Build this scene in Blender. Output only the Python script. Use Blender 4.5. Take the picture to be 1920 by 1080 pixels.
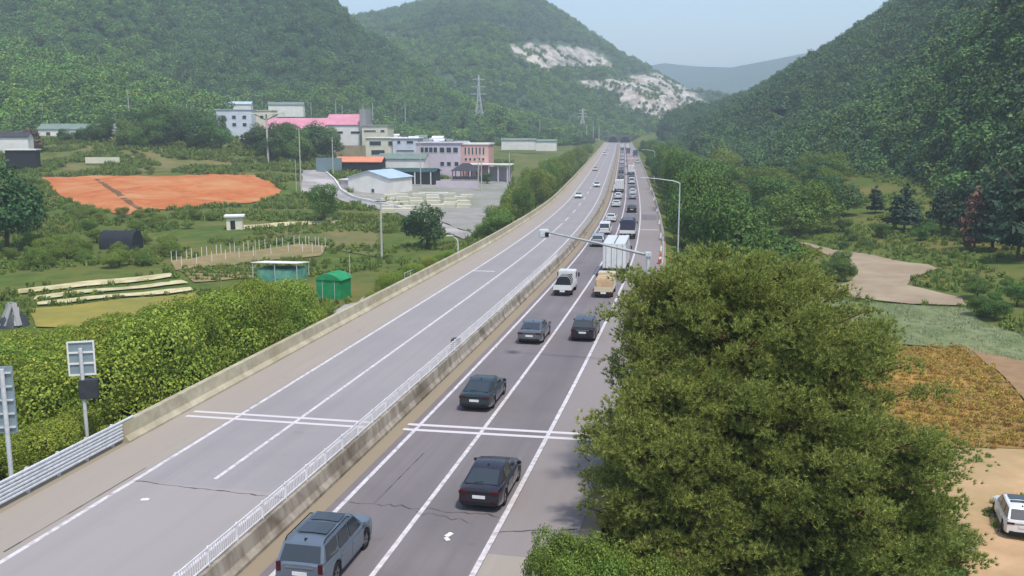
import bpy, bmesh, math, random
import numpy as np
from mathutils import Vector, Matrix, noise as mnoise

random.seed(7)
rng = np.random.default_rng(11)
PI = math.pi
for o in list(bpy.data.objects):
    bpy.data.objects.remove(o)
S = bpy.context.scene
COL = S.collection

# ------------------------------------------------------------------ camera, sky, sun, exposure
CAM_H, FOC, PW, PH, HORIZON = 16.0, 1800.0, 1920.0, 1080.0, 228.0
PITCH = math.atan((PH / 2 - HORIZON) / FOC)
cam_d = bpy.data.cameras.new("camera")
cam = bpy.data.objects.new("camera", cam_d)
COL.objects.link(cam)
cam.location = (0, 0, CAM_H)
cam.rotation_euler = (PI / 2 - PITCH, 0, 0)
cam_d.sensor_width = 36.0
cam_d.lens = 36.0 * FOC / PW
cam_d.clip_start = 0.5
cam_d.clip_end = 20000
S.camera = cam

SUN_EL, SUN_AZ = math.radians(64), math.radians(152)      # azimuth clockwise from the viewing direction (+Y)
w = bpy.data.worlds.new("World")
S.world = w
w.use_nodes = True
nt = w.node_tree
nt.nodes.clear()
sky = nt.nodes.new("ShaderNodeTexSky")
sky.sky_type = 'NISHITA'
sky.sun_disc = False
sky.sun_elevation = SUN_EL
sky.sun_rotation = SUN_AZ
sky.air_density = 1.0
sky.dust_density = 1.5
sky.ozone_density = 1.2
bg = nt.nodes.new("ShaderNodeBackground")
bg.inputs["Strength"].default_value = 0.135
wo = nt.nodes.new("ShaderNodeOutputWorld")
nt.links.new(sky.outputs[0], bg.inputs[0])
nt.links.new(bg.outputs[0], wo.inputs[0])

sd = bpy.data.lights.new("sun", 'SUN')
sd.energy = 2.6
sd.angle = math.radians(4)
sd.color = (1.0, 0.95, 0.87)
sun = bpy.data.objects.new("sun", sd)
COL.objects.link(sun)
to_sun = Vector((math.sin(SUN_AZ) * math.cos(SUN_EL), math.cos(SUN_AZ) * math.cos(SUN_EL), math.sin(SUN_EL)))
sun.rotation_euler = to_sun.to_track_quat('Z', 'Y').to_euler()

S.view_settings.view_transform = 'Standard'
S.view_settings.look = 'None'
S.view_settings.gamma = 1
S.view_settings.exposure = 0.62
S.view_settings.use_curve_mapping = False
S.render.engine = 'CYCLES'
S.cycles.use_denoising = True
S.cycles.max_bounces = 5
S.cycles.diffuse_bounces = 2
S.cycles.glossy_bounces = 2
S.cycles.transmission_bounces = 2
S.cycles.volume_bounces = 1
S.cycles.caustics_reflective = False
S.cycles.caustics_refractive = False

# ------------------------------------------------------------------ the lie of the land
_cp, _sp = math.cos(PITCH), math.sin(PITCH)


def ray(px, py):
    """direction of the line of sight through a place in the photograph, one unit along the view axis"""
    a, b = (px - PW / 2) / FOC, (PH / 2 - py) / FOC
    return np.array([a, _cp + b * _sp, -_sp + b * _cp])


def pt(px, py, depth):
    return np.array([0, 0, CAM_H]) + ray(px, py) * depth


_cy = np.array([-200, 0, 32, 47, 58, 74, 90, 118, 150, 185, 240, 338, 560, 800, 1600.])
_cx = np.array([-55.5, -11.9, -5.0, -1.8, 0.5, 3.6, 6.6, 11.6, 16.4, 21.3, 28.4, 40.0, 65.6, 92.5, 182.])
_yy = np.arange(-200, 1600, 4.0)
_xx = np.interp(_yy, _cy, _cx)
for _ in range(6):
    _xx[2:-2] = (_xx[:-4] + _xx[1:-3] + _xx[2:-2] + _xx[3:-1] + _xx[4:]) / 5


def cx(y):
    return np.interp(y, _yy, _xx)


def slope(y):
    return (cx(np.asarray(y) + 3.0) - cx(np.asarray(y) - 3.0)) / 6.0


def zr(y):
    t = np.clip((np.asarray(y, float) - 50) / 200.0, 0, 1)
    return -3.0 * t * t * (3 - 2 * t)


def rd(y, d, z=0.0):
    """a point of the road: d metres to the right of the northbound lane line, beside the line's point at y"""
    k = float(slope(y))
    n = math.hypot(1, k)
    return Vector((float(cx(y)) + d / n, y - d * k / n, float(zr(y)) + z))


def heading(y):
    return math.atan(float(slope(y)))


def road_y(px, py):
    z = 0.0
    r = ray(px, py)
    for _ in range(50):
        t = (z - CAM_H) / r[2]
        z = 0.5 * z + 0.5 * float(zr(r[1] * t))
    return r[1] * t


CTRL = np.array([
    (-40, 20, -5), (-60, -60, -5), (-45, 60, -5), (-80, 100, -5), (-40, 110, -5), (-70, 160, -5), (-30, 170, -5), (-35, 210, -5), (-120, 150, -4.5), (-130, 205, -4.3),
    (-70, 206, -4.5), (-150, 290, -0.8), (-85, 285, -1.2), (-60, 270, -4.6), (-200, 380, 9), (-115, 375, 7), (-98, 372, 5), (-150, 420, 9), (-45, 280, -5),
    (-20, 300, -5), (-30, 360, -4.2), (-10, 400, -4), (-62, 380, -1), (-70, 430, 1), (-100, 500, 5), (-50, 480, 1), (0, 500, -3), (20, 600, -3), (-100, 640, 9),
    (-220, 500, 14), (50, 850, -2), (-60, 820, 12), (-240, 700, 22), (0, 1000, 10), (-220, 200, -2), (-260, 300, 4), (-300, 100, -4),
    (20, 0, -6), (25, 40, -6), (60, 50, -6), (45, 80, -6), (40, 110, -6), (60, 140, -6), (80, 160, -5), (50, 180, -6), (50, 250, -5.5), (95, 190, -2), (80, 120, -3.5),
    (60, 330, -5), (70, 450, -5), (100, 650, -4), (140, 650, 3), (110, 260, 3), (72, 90, -4.5), (110, 130, 4), (100, 90, 1), (120, 900, -2), (90, 330, -1),
    (200, 200, 22), (-400, 500, 22), (300, 600, 40), (-600, 0, 0), (600, 0, 20), (0, -300, -5)], float)


def _tps(a, b):
    r2 = ((a[:, None, :] - b[None, :, :]) ** 2).sum(-1)
    return np.sqrt(r2 + 60.0)


_K = _tps(CTRL[:, :2], CTRL[:, :2])
_n = len(CTRL)
_A = np.zeros((_n + 1, _n + 1))
_A[:_n, :_n] = _K + np.eye(_n) * 2.0
_A[:_n, _n] = 1
_A[_n, :_n] = 1
_W = np.linalg.solve(_A, np.concatenate([CTRL[:, 2], [0]]))


def zt(x, y):
    x, y = np.broadcast_arrays(np.asarray(x, float), np.asarray(y, float))
    sh = x.shape
    x, y = x.ravel(), y.ravel()
    p = np.stack([np.clip(x, -600, 600), np.clip(y, -300, 1000)], 1)
    T = _tps(p, CTRL[:, :2]) @ _W[:_n] + _W[_n]
    T = np.clip(T, -7.5, 45)
    d = (x - cx(y)) / np.sqrt(1 + slope(y) ** 2)
    zp = zr(y) - 0.25
    dist = np.maximum(0, np.maximum(-18.0 - d, d - 7.6))
    T = np.clip(T, zp - 0.55 * dist, zp + 0.55 * dist)
    T = T + np.clip((dist - 2) / 8, 0, 1) * 0.18 * (np.sin(x * 0.31 + 1.3 * np.sin(y * 0.17)) * np.sin(y * 0.27 + 1.1 * np.sin(x * 0.13)))
    return T.reshape(sh) if sh else float(T[0])


def gnd(px, py):
    """where the line of sight meets the land"""
    r = ray(px, py)
    ts = np.concatenate([np.arange(25, 300, 1.0), np.arange(300, 1500, 4.0)])
    P = np.array([0, 0, CAM_H])[None] + r[None] * ts[:, None]
    h = P[:, 2] - zt(P[:, 0], P[:, 1])
    i = np.argmax(h < 0) if (h < 0).any() else len(ts) - 1
    if i > 0 and h[i] < 0:
        a = h[i - 1] / (h[i - 1] - h[i])
        q = P[i - 1] + (P[i] - P[i - 1]) * a
    else:
        q = P[i]
    return Vector((q[0], q[1], zt(q[0], q[1])))


# ------------------------------------------------------------------ materials
def lin(c):
    return tuple(((v / 255) / 12.92 if v <= 10 else ((v / 255 + 0.055) / 1.055) ** 2.4) for v in c)


def _mix(nt, fac, a, b, mode='MIX'):
    m = nt.nodes.new("ShaderNodeMix")
    m.data_type = 'RGBA'
    m.blend_type = mode
    for s, v in ((m.inputs[0], fac), (m.inputs[6], a), (m.inputs[7], b)):
        if hasattr(v, "is_linked") or hasattr(v, "links"):
            nt.links.new(v, s)
        elif isinstance(v, (tuple, list)):
            s.default_value = (*v[:3], 1)
        else:
            s.default_value = v
    return m.outputs[2]


def _ramp(nt, fac, lo, hi):
    m = nt.nodes.new("ShaderNodeMapRange")
    nt.links.new(fac, m.inputs[0])
    m.inputs[1].default_value = lo
    m.inputs[2].default_value = hi
    return m.outputs[0]


def _noise(nt, vec, scale, detail=4, rough=0.6, dist=0.0):
    n = nt.nodes.new("ShaderNodeTexNoise")
    n.inputs["Scale"].default_value = scale
    n.inputs["Detail"].default_value = detail
    n.inputs["Roughness"].default_value = rough
    n.inputs["Distortion"].default_value = dist
    if vec is not None:
        nt.links.new(vec, n.inputs["Vector"])
    return n.outputs[0]


def _scaled(nt, vec, s):
    m = nt.nodes.new("ShaderNodeMapping")
    m.inputs["Scale"].default_value = s
    nt.links.new(vec, m.inputs["Vector"])
    return m.outputs[0]


def newmat(name):
    m = bpy.data.materials.new(name)
    m.use_nodes = True
    n = m.node_tree
    return m, n, n.nodes["Principled BSDF"]


def mat(name, c1, c2=None, scale=1.0, rough=0.8, metal=0.0, c3=None, scale3=0.1, bump=0.0, bscale=None, coat=0.0, spec=0.3, uv=False, stretch=None, lohi=(0.35, 0.65), lohi3=(0.45, 0.7)):
    m, n, b = newmat(name)
    tc = n.nodes.new("ShaderNodeTexCoord")
    vec = tc.outputs["UV" if uv else "Object"]
    if stretch:
        vec = _scaled(n, vec, stretch)
    if c2 is None:
        c2 = tuple(v * 0.88 for v in c1)
    f = _ramp(n, _noise(n, vec, scale, 6, 0.65), *lohi)
    col = _mix(n, f, c1, c2)
    if c3 is not None:
        f3 = _ramp(n, _noise(n, tc.outputs["UV" if uv else "Object"], scale3, 5, 0.6, 0.4), *lohi3)
        col = _mix(n, f3, col, c3)
    n.links.new(col, b.inputs["Base Color"])
    b.inputs["Roughness"].default_value = rough
    b.inputs["Metallic"].default_value = metal
    b.inputs["Specular IOR Level"].default_value = spec
    if coat:
        b.inputs["Coat Weight"].default_value = coat
        b.inputs["Coat Roughness"].default_value = 0.08
    if bump:
        bn = n.nodes.new("ShaderNodeBump")
        bn.inputs["Strength"].default_value = bump
        bn.inputs["Distance"].default_value = 0.05
        n.links.new(_noise(n, vec, bscale or scale * 6, 4, 0.7), bn.inputs["Height"])
        n.links.new(bn.outputs[0], b.inputs["Normal"])
    return m


def leafmat(name, dark, mid, light, trans=0.25, hue=0.35, rough=0.6, clump=0.9, wide=0.0, tint=(1, 1, 1)):
    """foliage: every leaf clump its own tint, every plant its own cast"""
    m, n, b = newmat(name)
    g = n.nodes.new("ShaderNodeNewGeometry")
    oi = n.nodes.new("ShaderNodeObjectInfo")
    cr = n.nodes.new("ShaderNodeValToRGB")
    e = cr.color_ramp.elements
    e[0].color = (*dark, 1)
    e[1].color = (*light, 1)
    e.new(0.55).color = (*mid, 1)
    n.links.new(g.outputs["Random Per Island"], cr.inputs[0])
    h = n.nodes.new("ShaderNodeHueSaturation")
    n.links.new(cr.outputs[0], h.inputs["Color"])
    mr = n.nodes.new("ShaderNodeMapRange")
    n.links.new(oi.outputs["Random"], mr.inputs[0])
    mr.inputs[3].default_value = 1 - hue
    mr.inputs[4].default_value = 1 + hue
    n.links.new(mr.outputs[0], h.inputs["Value"])
    mh = n.nodes.new("ShaderNodeMapRange")
    mul = n.nodes.new("ShaderNodeMath")
    mul.operation = 'FRACT'
    m7 = n.nodes.new("ShaderNodeMath")
    m7.operation = 'MULTIPLY'
    m7.inputs[1].default_value = 7.31
    n.links.new(oi.outputs["Random"], m7.inputs[0])
    n.links.new(m7.outputs[0], mul.inputs[0])
    n.links.new(mul.outputs[0], mh.inputs[0])
    mh.inputs[3].default_value = 0.47
    mh.inputs[4].default_value = 0.53
    n.links.new(mh.outputs[0], h.inputs["Hue"])
    tc = n.nodes.new("ShaderNodeTexCoord")
    ns = _ramp(n, _noise(n, tc.outputs["Object"], clump, 3, 0.6), 0.3, 0.7)
    colr = _mix(n, ns, h.outputs[0], _mix(n, 0.45, h.outputs[0], (*light, 1)))
    if wide:
        fw = _ramp(n, _noise(n, oi.outputs["Location"], wide, 3, 0.55), 0.38, 0.62)
        colr = _mix(n, fw, colr, _mix(n, 1.0, colr, tint, 'MULTIPLY'))
    n.links.new(colr, b.inputs["Base Color"])
    b.inputs["Roughness"].default_value = rough
    b.inputs["Specular IOR Level"].default_value = 0.25
    tr = n.nodes.new("ShaderNodeBsdfTranslucent")
    n.links.new(colr, tr.inputs[0])
    mx = n.nodes.new("ShaderNodeMixShader")
    mx.inputs[0].default_value = trans
    n.links.new(b.outputs[0], mx.inputs[1])
    n.links.new(tr.outputs[0], mx.inputs[2])
    n.links.new(mx.outputs[0], n.nodes["Material Output"].inputs[0])
    return m


# ------------------------------------------------------------------ mesh helpers
class MB:
    def __init__(self):
        self.v, self.f = [], []

    def add(self, vs, fs):
        b = len(self.v)
        self.v += [tuple(p) for p in vs]
        self.f += [tuple(b + i for i in f) for f in fs]
        return self

    def box(self, c, s, rz=0.0, mtx=None):
        x, y, z = s[0] / 2, s[1] / 2, s[2] / 2
        vs = [Vector((i, j, k)) for k in (-z, z) for j in (-y, y) for i in (-x, x)]
        R = mtx if mtx is not None else Matrix.Rotation(rz, 3, 'Z')
        vs = [R @ p + Vector(c) for p in vs]
        return self.add(vs, [(0, 2, 3, 1), (4, 5, 7, 6), (0, 1, 5, 4), (2, 6, 7, 3), (0, 4, 6, 2), (1, 3, 7, 5)])

    def bar(self, a, b, wd, ht=None, up=(0, 0, 1)):
        a, b = Vector(a), Vector(b)
        ht = ht or wd
        d = b - a
        L = d.length
        if L < 1e-6:
            return self
        y = d / L
        up = Vector(up)
        if abs(y.dot(up)) > 0.95:
            up = Vector((0, 1, 0))
        x = y.cross(up).normalized()
        z = x.cross(y)
        M = Matrix((x, y, z)).transposed()
        return self.box((a + b) / 2, (wd, L, ht), mtx=M)

    def tube(self, pts, rads, n=8, cap=True):
        pts = [Vector(p) for p in pts]
        if not hasattr(rads, "__len__"):
            rads = [rads] * len(pts)
        rings = []
        for i, p in enumerate(pts):
            t = (pts[min(i + 1, len(pts) - 1)] - pts[max(i - 1, 0)]).normalized()
            u = Vector((1, 0, 0)) if abs(t.x) < 0.8 else Vector((0, 1, 0))
            a = t.cross(u).normalized()
            b = t.cross(a)
            rings.append([p + (a * math.cos(2 * PI * k / n) + b * math.sin(2 * PI * k / n)) * rads[i] for k in range(n)])
        vs = [q for r in rings for q in r]
        fs = []
        for i in range(len(pts) - 1):
            for k in range(n):
                k2 = (k + 1) % n
                fs.append((i * n + k, i * n + k2, (i + 1) * n + k2, (i + 1) * n + k))
        if cap:
            fs.append(tuple(range(n - 1, -1, -1)))
            fs.append(tuple((len(pts) - 1) * n + k for k in range(n)))
        return self.add(vs, fs)

    def prism(self, poly, axis, a, b):
        """poly: 2D points, pushed along axis ('x': points are y,z; 'y': points are x,z; 'z': points are x,y) from a to b"""
        def P(p, t):
            return {'x': (t, p[0], p[1]), 'y': (p[0], t, p[1]), 'z': (p[0], p[1], t)}[axis]
        n = len(poly)
        vs = [P(p, a) for p in poly] + [P(p, b) for p in poly]
        fs = [tuple(range(n)), tuple(range(2 * n - 1, n - 1, -1))] + [(i, n + i, n + (i + 1) % n, (i + 1) % n) for i in range(n)]
        return self.add(vs, fs)

    def mesh(self, name, smooth=None, bevel=0.0, seg=2):
        me = bpy.data.meshes.new(name)
        me.from_pydata(self.v, [], self.f)
        bm = bmesh.new()
        bm.from_mesh(me)
        bmesh.ops.recalc_face_normals(bm, faces=bm.faces)
        if bevel:
            bmesh.ops.bevel(bm, geom=[e for e in bm.edges if len(e.link_faces) == 2 and e.calc_face_angle(0) > 0.35], offset=bevel, segments=seg, affect='EDGES', clamp_overlap=True)
        if smooth is not None:
            for f in bm.faces:
                f.smooth = True
            for e in bm.edges:
                e.smooth = len(e.link_faces) == 2 and e.calc_face_angle(0) < smooth
        bm.to_mesh(me)
        bm.free()
        return me


def fast_mesh(name, V, F, uv=None, smooth=False):
    V, F = np.asarray(V, np.float32), np.asarray(F, np.int32)
    me = bpy.data.meshes.new(name)
    me.vertices.add(len(V))
    me.vertices.foreach_set("co", V.ravel())
    k = F.shape[1]
    me.loops.add(F.size)
    me.loops.foreach_set("vertex_index", F.ravel())
    me.polygons.add(len(F))
    me.polygons.foreach_set("loop_start", np.arange(0, F.size, k, dtype=np.int32))
    if smooth:
        me.polygons.foreach_set("use_smooth", np.ones(len(F), bool))
    if uv is not None:
        l = me.uv_layers.new(name="UVMap")
        l.data.foreach_set("uv", np.asarray(uv, np.float32)[F.ravel()].ravel())
    me.update(calc_edges=True)
    return me


def tag(o, label=None, cat=None, group=None, kind=None):
    for k, v in (("label", label), ("category", cat), ("group", group), ("kind", kind)):
        if v:
            o[k] = v
    return o


def link(name, me, m=None, parent=None, loc=None, rz=None):
    o = bpy.data.objects.new(name, me)
    COL.objects.link(o)
    if m is not None and not me.materials:
        me.materials.append(m)
    if parent is not None:
        o.parent = parent
    if loc is not None:
        o.location = loc
    if rz is not None:
        o.rotation_euler = (0, 0, rz)
    return o


def thing(name, label, cat, loc=(0, 0, 0), rz=0.0, group=None):
    o = bpy.data.objects.new(name, None)
    o.empty_display_size = 0.3
    COL.objects.link(o)
    o.location = loc
    o.rotation_euler = (0, 0, rz)
    return tag(o, label, cat, group)


def part(name, mb, m, parent, smooth=None, bevel=0.0):
    return link(name, mb.mesh(name, smooth, bevel), m, parent)


def kids(o):
    return KIDS.get(o.name) or [c for c in bpy.data.objects if c.parent == o]


KIDS = {}


def remember(o):
    """note a finished thing's tree, so that copying it needs no search"""
    for a in bpy.data.objects:
        if a.parent is not None:
            KIDS.setdefault(a.parent.name, [])
            if a not in KIDS[a.parent.name]:
                KIDS[a.parent.name].append(a)
    return o


def copy_tree(o, parent=None):
    c = o.copy()
    COL.objects.link(c)
    if parent is not None:
        c.parent = parent
    for ch in KIDS.get(o.name, []):
        copy_tree(ch, c)
    return c


def strip_mesh(name, ys, d0, d1, z=0.0, nd=1):
    """a sheet along the road from offset d0 to d1; its UV is (offset, distance)"""
    V, U, F = [], [], []
    for y in ys:
        for j in range(nd + 1):
            d = d0 + (d1 - d0) * j / nd
            p = rd(y, d, z)
            V.append(p)
            U.append((d, y))
    k = nd + 1
    for i in range(len(ys) - 1):
        for j in range(nd):
            F.append((i * k + j, i * k + j + 1, (i + 1) * k + j + 1, (i + 1) * k + j))
    return fast_mesh(name, V, F, U, smooth=True)


def sweep(name, ys, prof, closed=True):
    """a closed cross-section (offset, height) carried along the road"""
    n = len(prof)
    V = [rd(y, d, z) for y in ys for d, z in prof]
    mb = MB()
    fs = []
    for i in range(len(ys) - 1):
        for k in range(n if closed else n - 1):
            k2 = (k + 1) % n
            fs.append((i * n + k, i * n + k2, (i + 1) * n + k2, (i + 1) * n + k))
    if closed:
        fs.append(tuple(range(n)))
        fs.append(tuple((len(ys) - 1) * n + k for k in range(n - 1, -1, -1)))
    mb.add(V, fs)
    return mb


def yrange(a, b):
    out, y = [a], a
    while y < b - 0.01:
        y = min(b, y + (3.0 if y < 200 else 8.0 if y < 500 else 20.0))
        out.append(y)
    return out


# ------------------------------------------------------------------ ground
def grade(vals):
    return np.array(sorted(set(vals)))


gx = grade(list(np.arange(-240, 241, 2.5)) + [s * v for s in (-1, 1) for v in (250, 265, 285, 310, 340, 380, 430, 500, 600, 750, 1000, 1500, 2500, 4000, 6500)])
gy = grade(list(np.arange(-60, 420, 2.5)) + list(np.arange(420, 1000, 8)) + [-6500, -3000, -1000, -400, -200, -120, -80, 1050, 1150, 1300, 1600, 2200, 3500, 6500])
GX, GY = np.meshgrid(gx, gy)
GZ = zt(GX, GY)
nx, ny = len(gx), len(gy)
idx = np.arange(nx * ny).reshape(ny, nx)
GF = np.stack([idx[:-1, :-1], idx[:-1, 1:], idx[1:, 1:], idx[1:, :-1]], -1).reshape(-1, 4)
M_ground = mat("meadow", lin((92, 104, 46)), lin((66, 88, 38)), 0.35, 0.95, c3=lin((116, 106, 62)), scale3=0.045, bump=0.6, bscale=3.0, spec=0.1)
ground = link("ground", fast_mesh("ground", np.stack([GX, GY, GZ], -1).reshape(-1, 3), GF, smooth=True), M_ground)
tag(ground, "rolling green ground of the valley on both sides of the motorway", kind="structure")

# ------------------------------------------------------------------ road
YS = yrange(-40.0, 900.0)


def asphalt(name, base, warm, tracks, dark=0.75, wear=1.0, trk=0.0, stain=None):
    """asphalt with grain, patchy ageing and wheel tracks that follow the lanes (UV = offset, distance)"""
    m, n, b = newmat(name)
    tc = n.nodes.new("ShaderNodeTexCoord")
    uv = tc.outputs["UV"]
    col = _mix(n, _ramp(n, _noise(n, _scaled(n, uv, (1.2, 0.05, 1)), 1.0, 6, 0.65), 0.35, 0.7), base, warm)
    col = _mix(n, _ramp(n, _noise(n, uv, 0.12, 4, 0.6, 0.6), 0.42, 0.62), col, tuple(v * dark for v in base))
    col = _mix(n, _ramp(n, _noise(n, _scaled(n, uv, (2.2, 0.018, 1)), 1.0, 3, 0.5), 0.5, 0.75), col, tuple(v * tracks for v in base))
    sx_ = n.nodes.new("ShaderNodeSeparateXYZ")
    n.links.new(uv, sx_.inputs[0])
    prev = sx_.outputs[0]
    for op, v in (('SUBTRACT', 0.875 + trk), ('MULTIPLY', 2 * PI / 1.75), ('COSINE', 0)):
        mt = n.nodes.new("ShaderNodeMath")
        mt.operation = op
        n.links.new(prev, mt.inputs[0])
        mt.inputs[1].default_value = v
        prev = mt.outputs[0]
    mt = n.nodes.new("ShaderNodeMath")
    mt.operation = 'MULTIPLY'
    n.links.new(_ramp(n, prev, -0.3, 1.0), mt.inputs[0])
    n.links.new(_ramp(n, _noise(n, _scaled(n, uv, (0.5, 0.03, 1)), 1.0, 3, 0.6), 0.35, 0.65), mt.inputs[1])
    col = _mix(n, mt.outputs[0], col, _mix(n, 1.0, col, (wear, wear, wear), 'MULTIPLY'))
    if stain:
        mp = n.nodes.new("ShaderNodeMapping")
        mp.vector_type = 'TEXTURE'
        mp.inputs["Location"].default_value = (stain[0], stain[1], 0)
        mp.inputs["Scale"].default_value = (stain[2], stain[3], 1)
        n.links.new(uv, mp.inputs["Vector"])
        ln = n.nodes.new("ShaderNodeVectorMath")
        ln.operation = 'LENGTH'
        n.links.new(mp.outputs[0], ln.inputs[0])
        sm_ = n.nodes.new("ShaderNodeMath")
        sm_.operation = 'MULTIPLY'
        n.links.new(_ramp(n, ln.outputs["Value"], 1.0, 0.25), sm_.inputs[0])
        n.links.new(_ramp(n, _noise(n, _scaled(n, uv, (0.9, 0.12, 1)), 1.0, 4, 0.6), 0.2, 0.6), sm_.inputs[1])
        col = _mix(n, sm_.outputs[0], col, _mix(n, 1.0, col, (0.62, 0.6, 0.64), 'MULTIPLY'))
    spots = _ramp(n, _noise(n, uv, 0.9, 3, 0.5), 0.66, 0.74)
    col = _mix(n, spots, col, _mix(n, 1.0, col, (0.8, 0.8, 0.8), 'MULTIPLY'))
    g = _ramp(n, _noise(n, uv, 9.0, 4, 0.75), 0.25, 0.8)
    col = _mix(n, g, tuple(v * 0.9 for v in base), col)
    n.links.new(col, b.inputs["Base Color"])
    b.inputs["Roughness"].default_value = 0.85
    b.inputs["Specular IOR Level"].default_value = 0.25
    bn = n.nodes.new("ShaderNodeBump")
    bn.inputs["Strength"].default_value = 0.25
    bn.inputs["Distance"].default_value = 0.02
    n.links.new(_noise(n, uv, 30.0, 3, 0.7), bn.inputs["Height"])
    n.links.new(bn.outputs[0], b.inputs["Normal"])
    return m


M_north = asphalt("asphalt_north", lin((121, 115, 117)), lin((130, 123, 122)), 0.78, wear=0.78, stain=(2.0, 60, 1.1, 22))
M_south = asphalt("asphalt_south", lin((148, 144, 145)), lin((154, 149, 147)), 0.86, 0.9, wear=0.86, trk=0.25)
M_old = asphalt("asphalt_worn", lin((156, 150, 149)), lin((150, 142, 140)), 0.88, 0.92, wear=0.88, trk=0.25)
M_tan = asphalt("concrete_shoulder", lin((160, 151, 141)), lin((145, 137, 128)), 0.84, 0.88)
M_gut = asphalt("gutter", lin((150, 137, 116)), lin((122, 110, 92)), 0.8, 0.82)
M_shr = asphalt("shoulder_right", lin((142, 134, 132)), lin((130, 123, 121)), 0.85, 0.85)
M_white = mat("road_paint", lin((214, 209, 211)), lin((188, 182, 183)), 3.0, 0.6, c3=lin((146, 140, 138)), scale3=2.6, uv=True, lohi3=(0.5, 0.72))
M_conc = mat("barrier_concrete", lin((160, 152, 140)), lin((116, 106, 92)), 1.1, 0.9, c3=lin((104, 94, 80)), scale3=0.45, bump=0.3, lohi=(0.42, 0.7), lohi3=(0.5, 0.66), stretch=(1.4, 1.4, 0.3))
M_conc2 = mat("parapet_concrete", lin((184, 177, 154)), lin((150, 142, 120)), 0.7, 0.9, c3=lin((156, 146, 118)), scale3=0.18, bump=0.3)
M_galv = mat("galvanised_steel", lin((214, 216, 218)), lin((190, 192, 196)), 4.0, 0.45, metal=0.15)
M_dgrey = mat("dark_grey_metal", lin((70, 74, 78)), lin((56, 60, 64)), 3.0, 0.6, metal=0.2)

bed = sweep("road_bed", YS, [(-17.9, -0.02), (7.55, -0.02), (7.55, -0.5), (-17.9, -0.5)])
o = link("road_bed", bed.mesh("road_bed"), M_gut)
tag(o, "concrete bed that carries both carriageways of the motorway", kind="structure")


def road_strip(name, y0, y1, d0, d1, z, m, label, nd=1):
    o = link(name, strip_mesh(name, yrange(y0, y1), d0, d1, z, nd), m)
    return tag(o, label, kind="structure")


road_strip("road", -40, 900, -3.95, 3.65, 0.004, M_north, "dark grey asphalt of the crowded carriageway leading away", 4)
Y_old = road_y(330, 948)
road_strip("road", Y_old, 900, -13.95, -5.7, 0.004, M_south, "pale grey asphalt of the nearly empty oncoming carriageway", 4)
road_strip("road", -40, Y_old, -13.95, -5.7, 0.004, M_old, "worn pinkish old surface at the near end of the oncoming carriageway", 4)
road_strip("road_shoulder", -40, 900, -17.0, -13.95, 0.004, M_tan, "tan concrete hard shoulder along the oncoming carriageway")
road_strip("road_shoulder", road_y(985, 1022), 900, 3.65, 6.75, 0.004, M_shr, "grey hard shoulder beside the queue of cars")
road_strip("road_shoulder", -40, road_y(985, 1022), 3.65, 6.75, 0.004, M_tan, "tan concrete pad of the hard shoulder at the bottom of the picture")

WL = 0.008


def line_strip(name, y0, y1, d, wd, label):
    o = link(name, strip_mesh(name, yrange(y0, y1), d - wd / 2, d + wd / 2, WL), M_white)
    return tag(o, label, kind="structure")


line_strip("road_marking", -40, 900, -3.5, 0.2, "white edge line beside the median on the crowded carriageway")
line_strip("road_marking", -40, 900, 0.0, 0.2, "white lane line between the two lanes of queued traffic")
line_strip("road_marking", -40, 900, 3.5, 0.22, "white edge line of the hard shoulder beside the queue")
line_strip("road_marking", road_y(358, 932), 170, -10.25, 0.2, "white lane line of the oncoming carriageway")
line_strip("road_marking", -40, 900, -13.75, 0.22, "white outer edge line of the oncoming carriageway")
line_strip("road_marking", -40, 900, -6.75, 0.18, "white inner edge line of the oncoming carriageway beside the median")
mb = MB()
y = 176.0
while y < 600:
    for k in range(2):
        a, b_ = y + 4 * k, y + 4 * k + 4
        mb.add([rd(a, -10.35, WL), rd(a, -10.15, WL), rd(b_, -10.15, WL), rd(b_, -10.35, WL)], [(0, 1, 2, 3)])
    y += 20
tag(link("road_marking", mb.mesh("lane_dashes"), M_white), "broken white lane line far along the oncoming carriageway", kind="structure")


def cross_line(pa, pb, wd, label):
    """white lines painted across the road from one place to another"""
    (ya, da), (yb, db) = pa, pb
    a, b = rd(ya, da, WL + 0.004), rd(yb, db, WL + 0.004)
    t = (b - a).normalized()
    nrm = Vector((-t.y, t.x, 0)) * wd / 2
    mb = MB().add([a - nrm, b - nrm, b + nrm, a + nrm], [(0, 1, 2, 3)])
    tag(link("road_marking", mb.mesh("cross_line"), M_white), label, kind="structure")


YC = road_y(740, 812)
for k, dy in enumerate((-0.42, 0.42)):
    nm = ("nearer", "farther")[k]
    cross_line((YC + 0.2 + dy, -4.15), (YC + 0.5 + dy, 6.4), 0.34, f"{nm} of two white stripes across the crowded carriageway")
    cross_line((YC + dy, -16.6), (YC + 0.1 + dy, -5.9), 0.3, f"{nm} of two white stripes across the oncoming carriageway")
yy = road_y(905, 514)
cross_line((yy, -13.6), (yy, -11.2), 0.4, "short white bar across the outer lane of the oncoming carriageway")
yy = road_y(1228, 430)
cross_line((yy, 3.7), (yy, 6.6), 0.5, "white bar across the hard shoulder beyond the lorry")
yy = road_y(1228, 412)
road_strip("road_patch", yy, yy + 14, 3.75, 6.7, 0.008, M_north, "darker repair patch across the hard shoulder")

# cracks, joints and specks on the asphalt
M_crack = mat("crack_filler", lin((62, 58, 62)), lin((76, 72, 74)), 2.0, 0.8)


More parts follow.
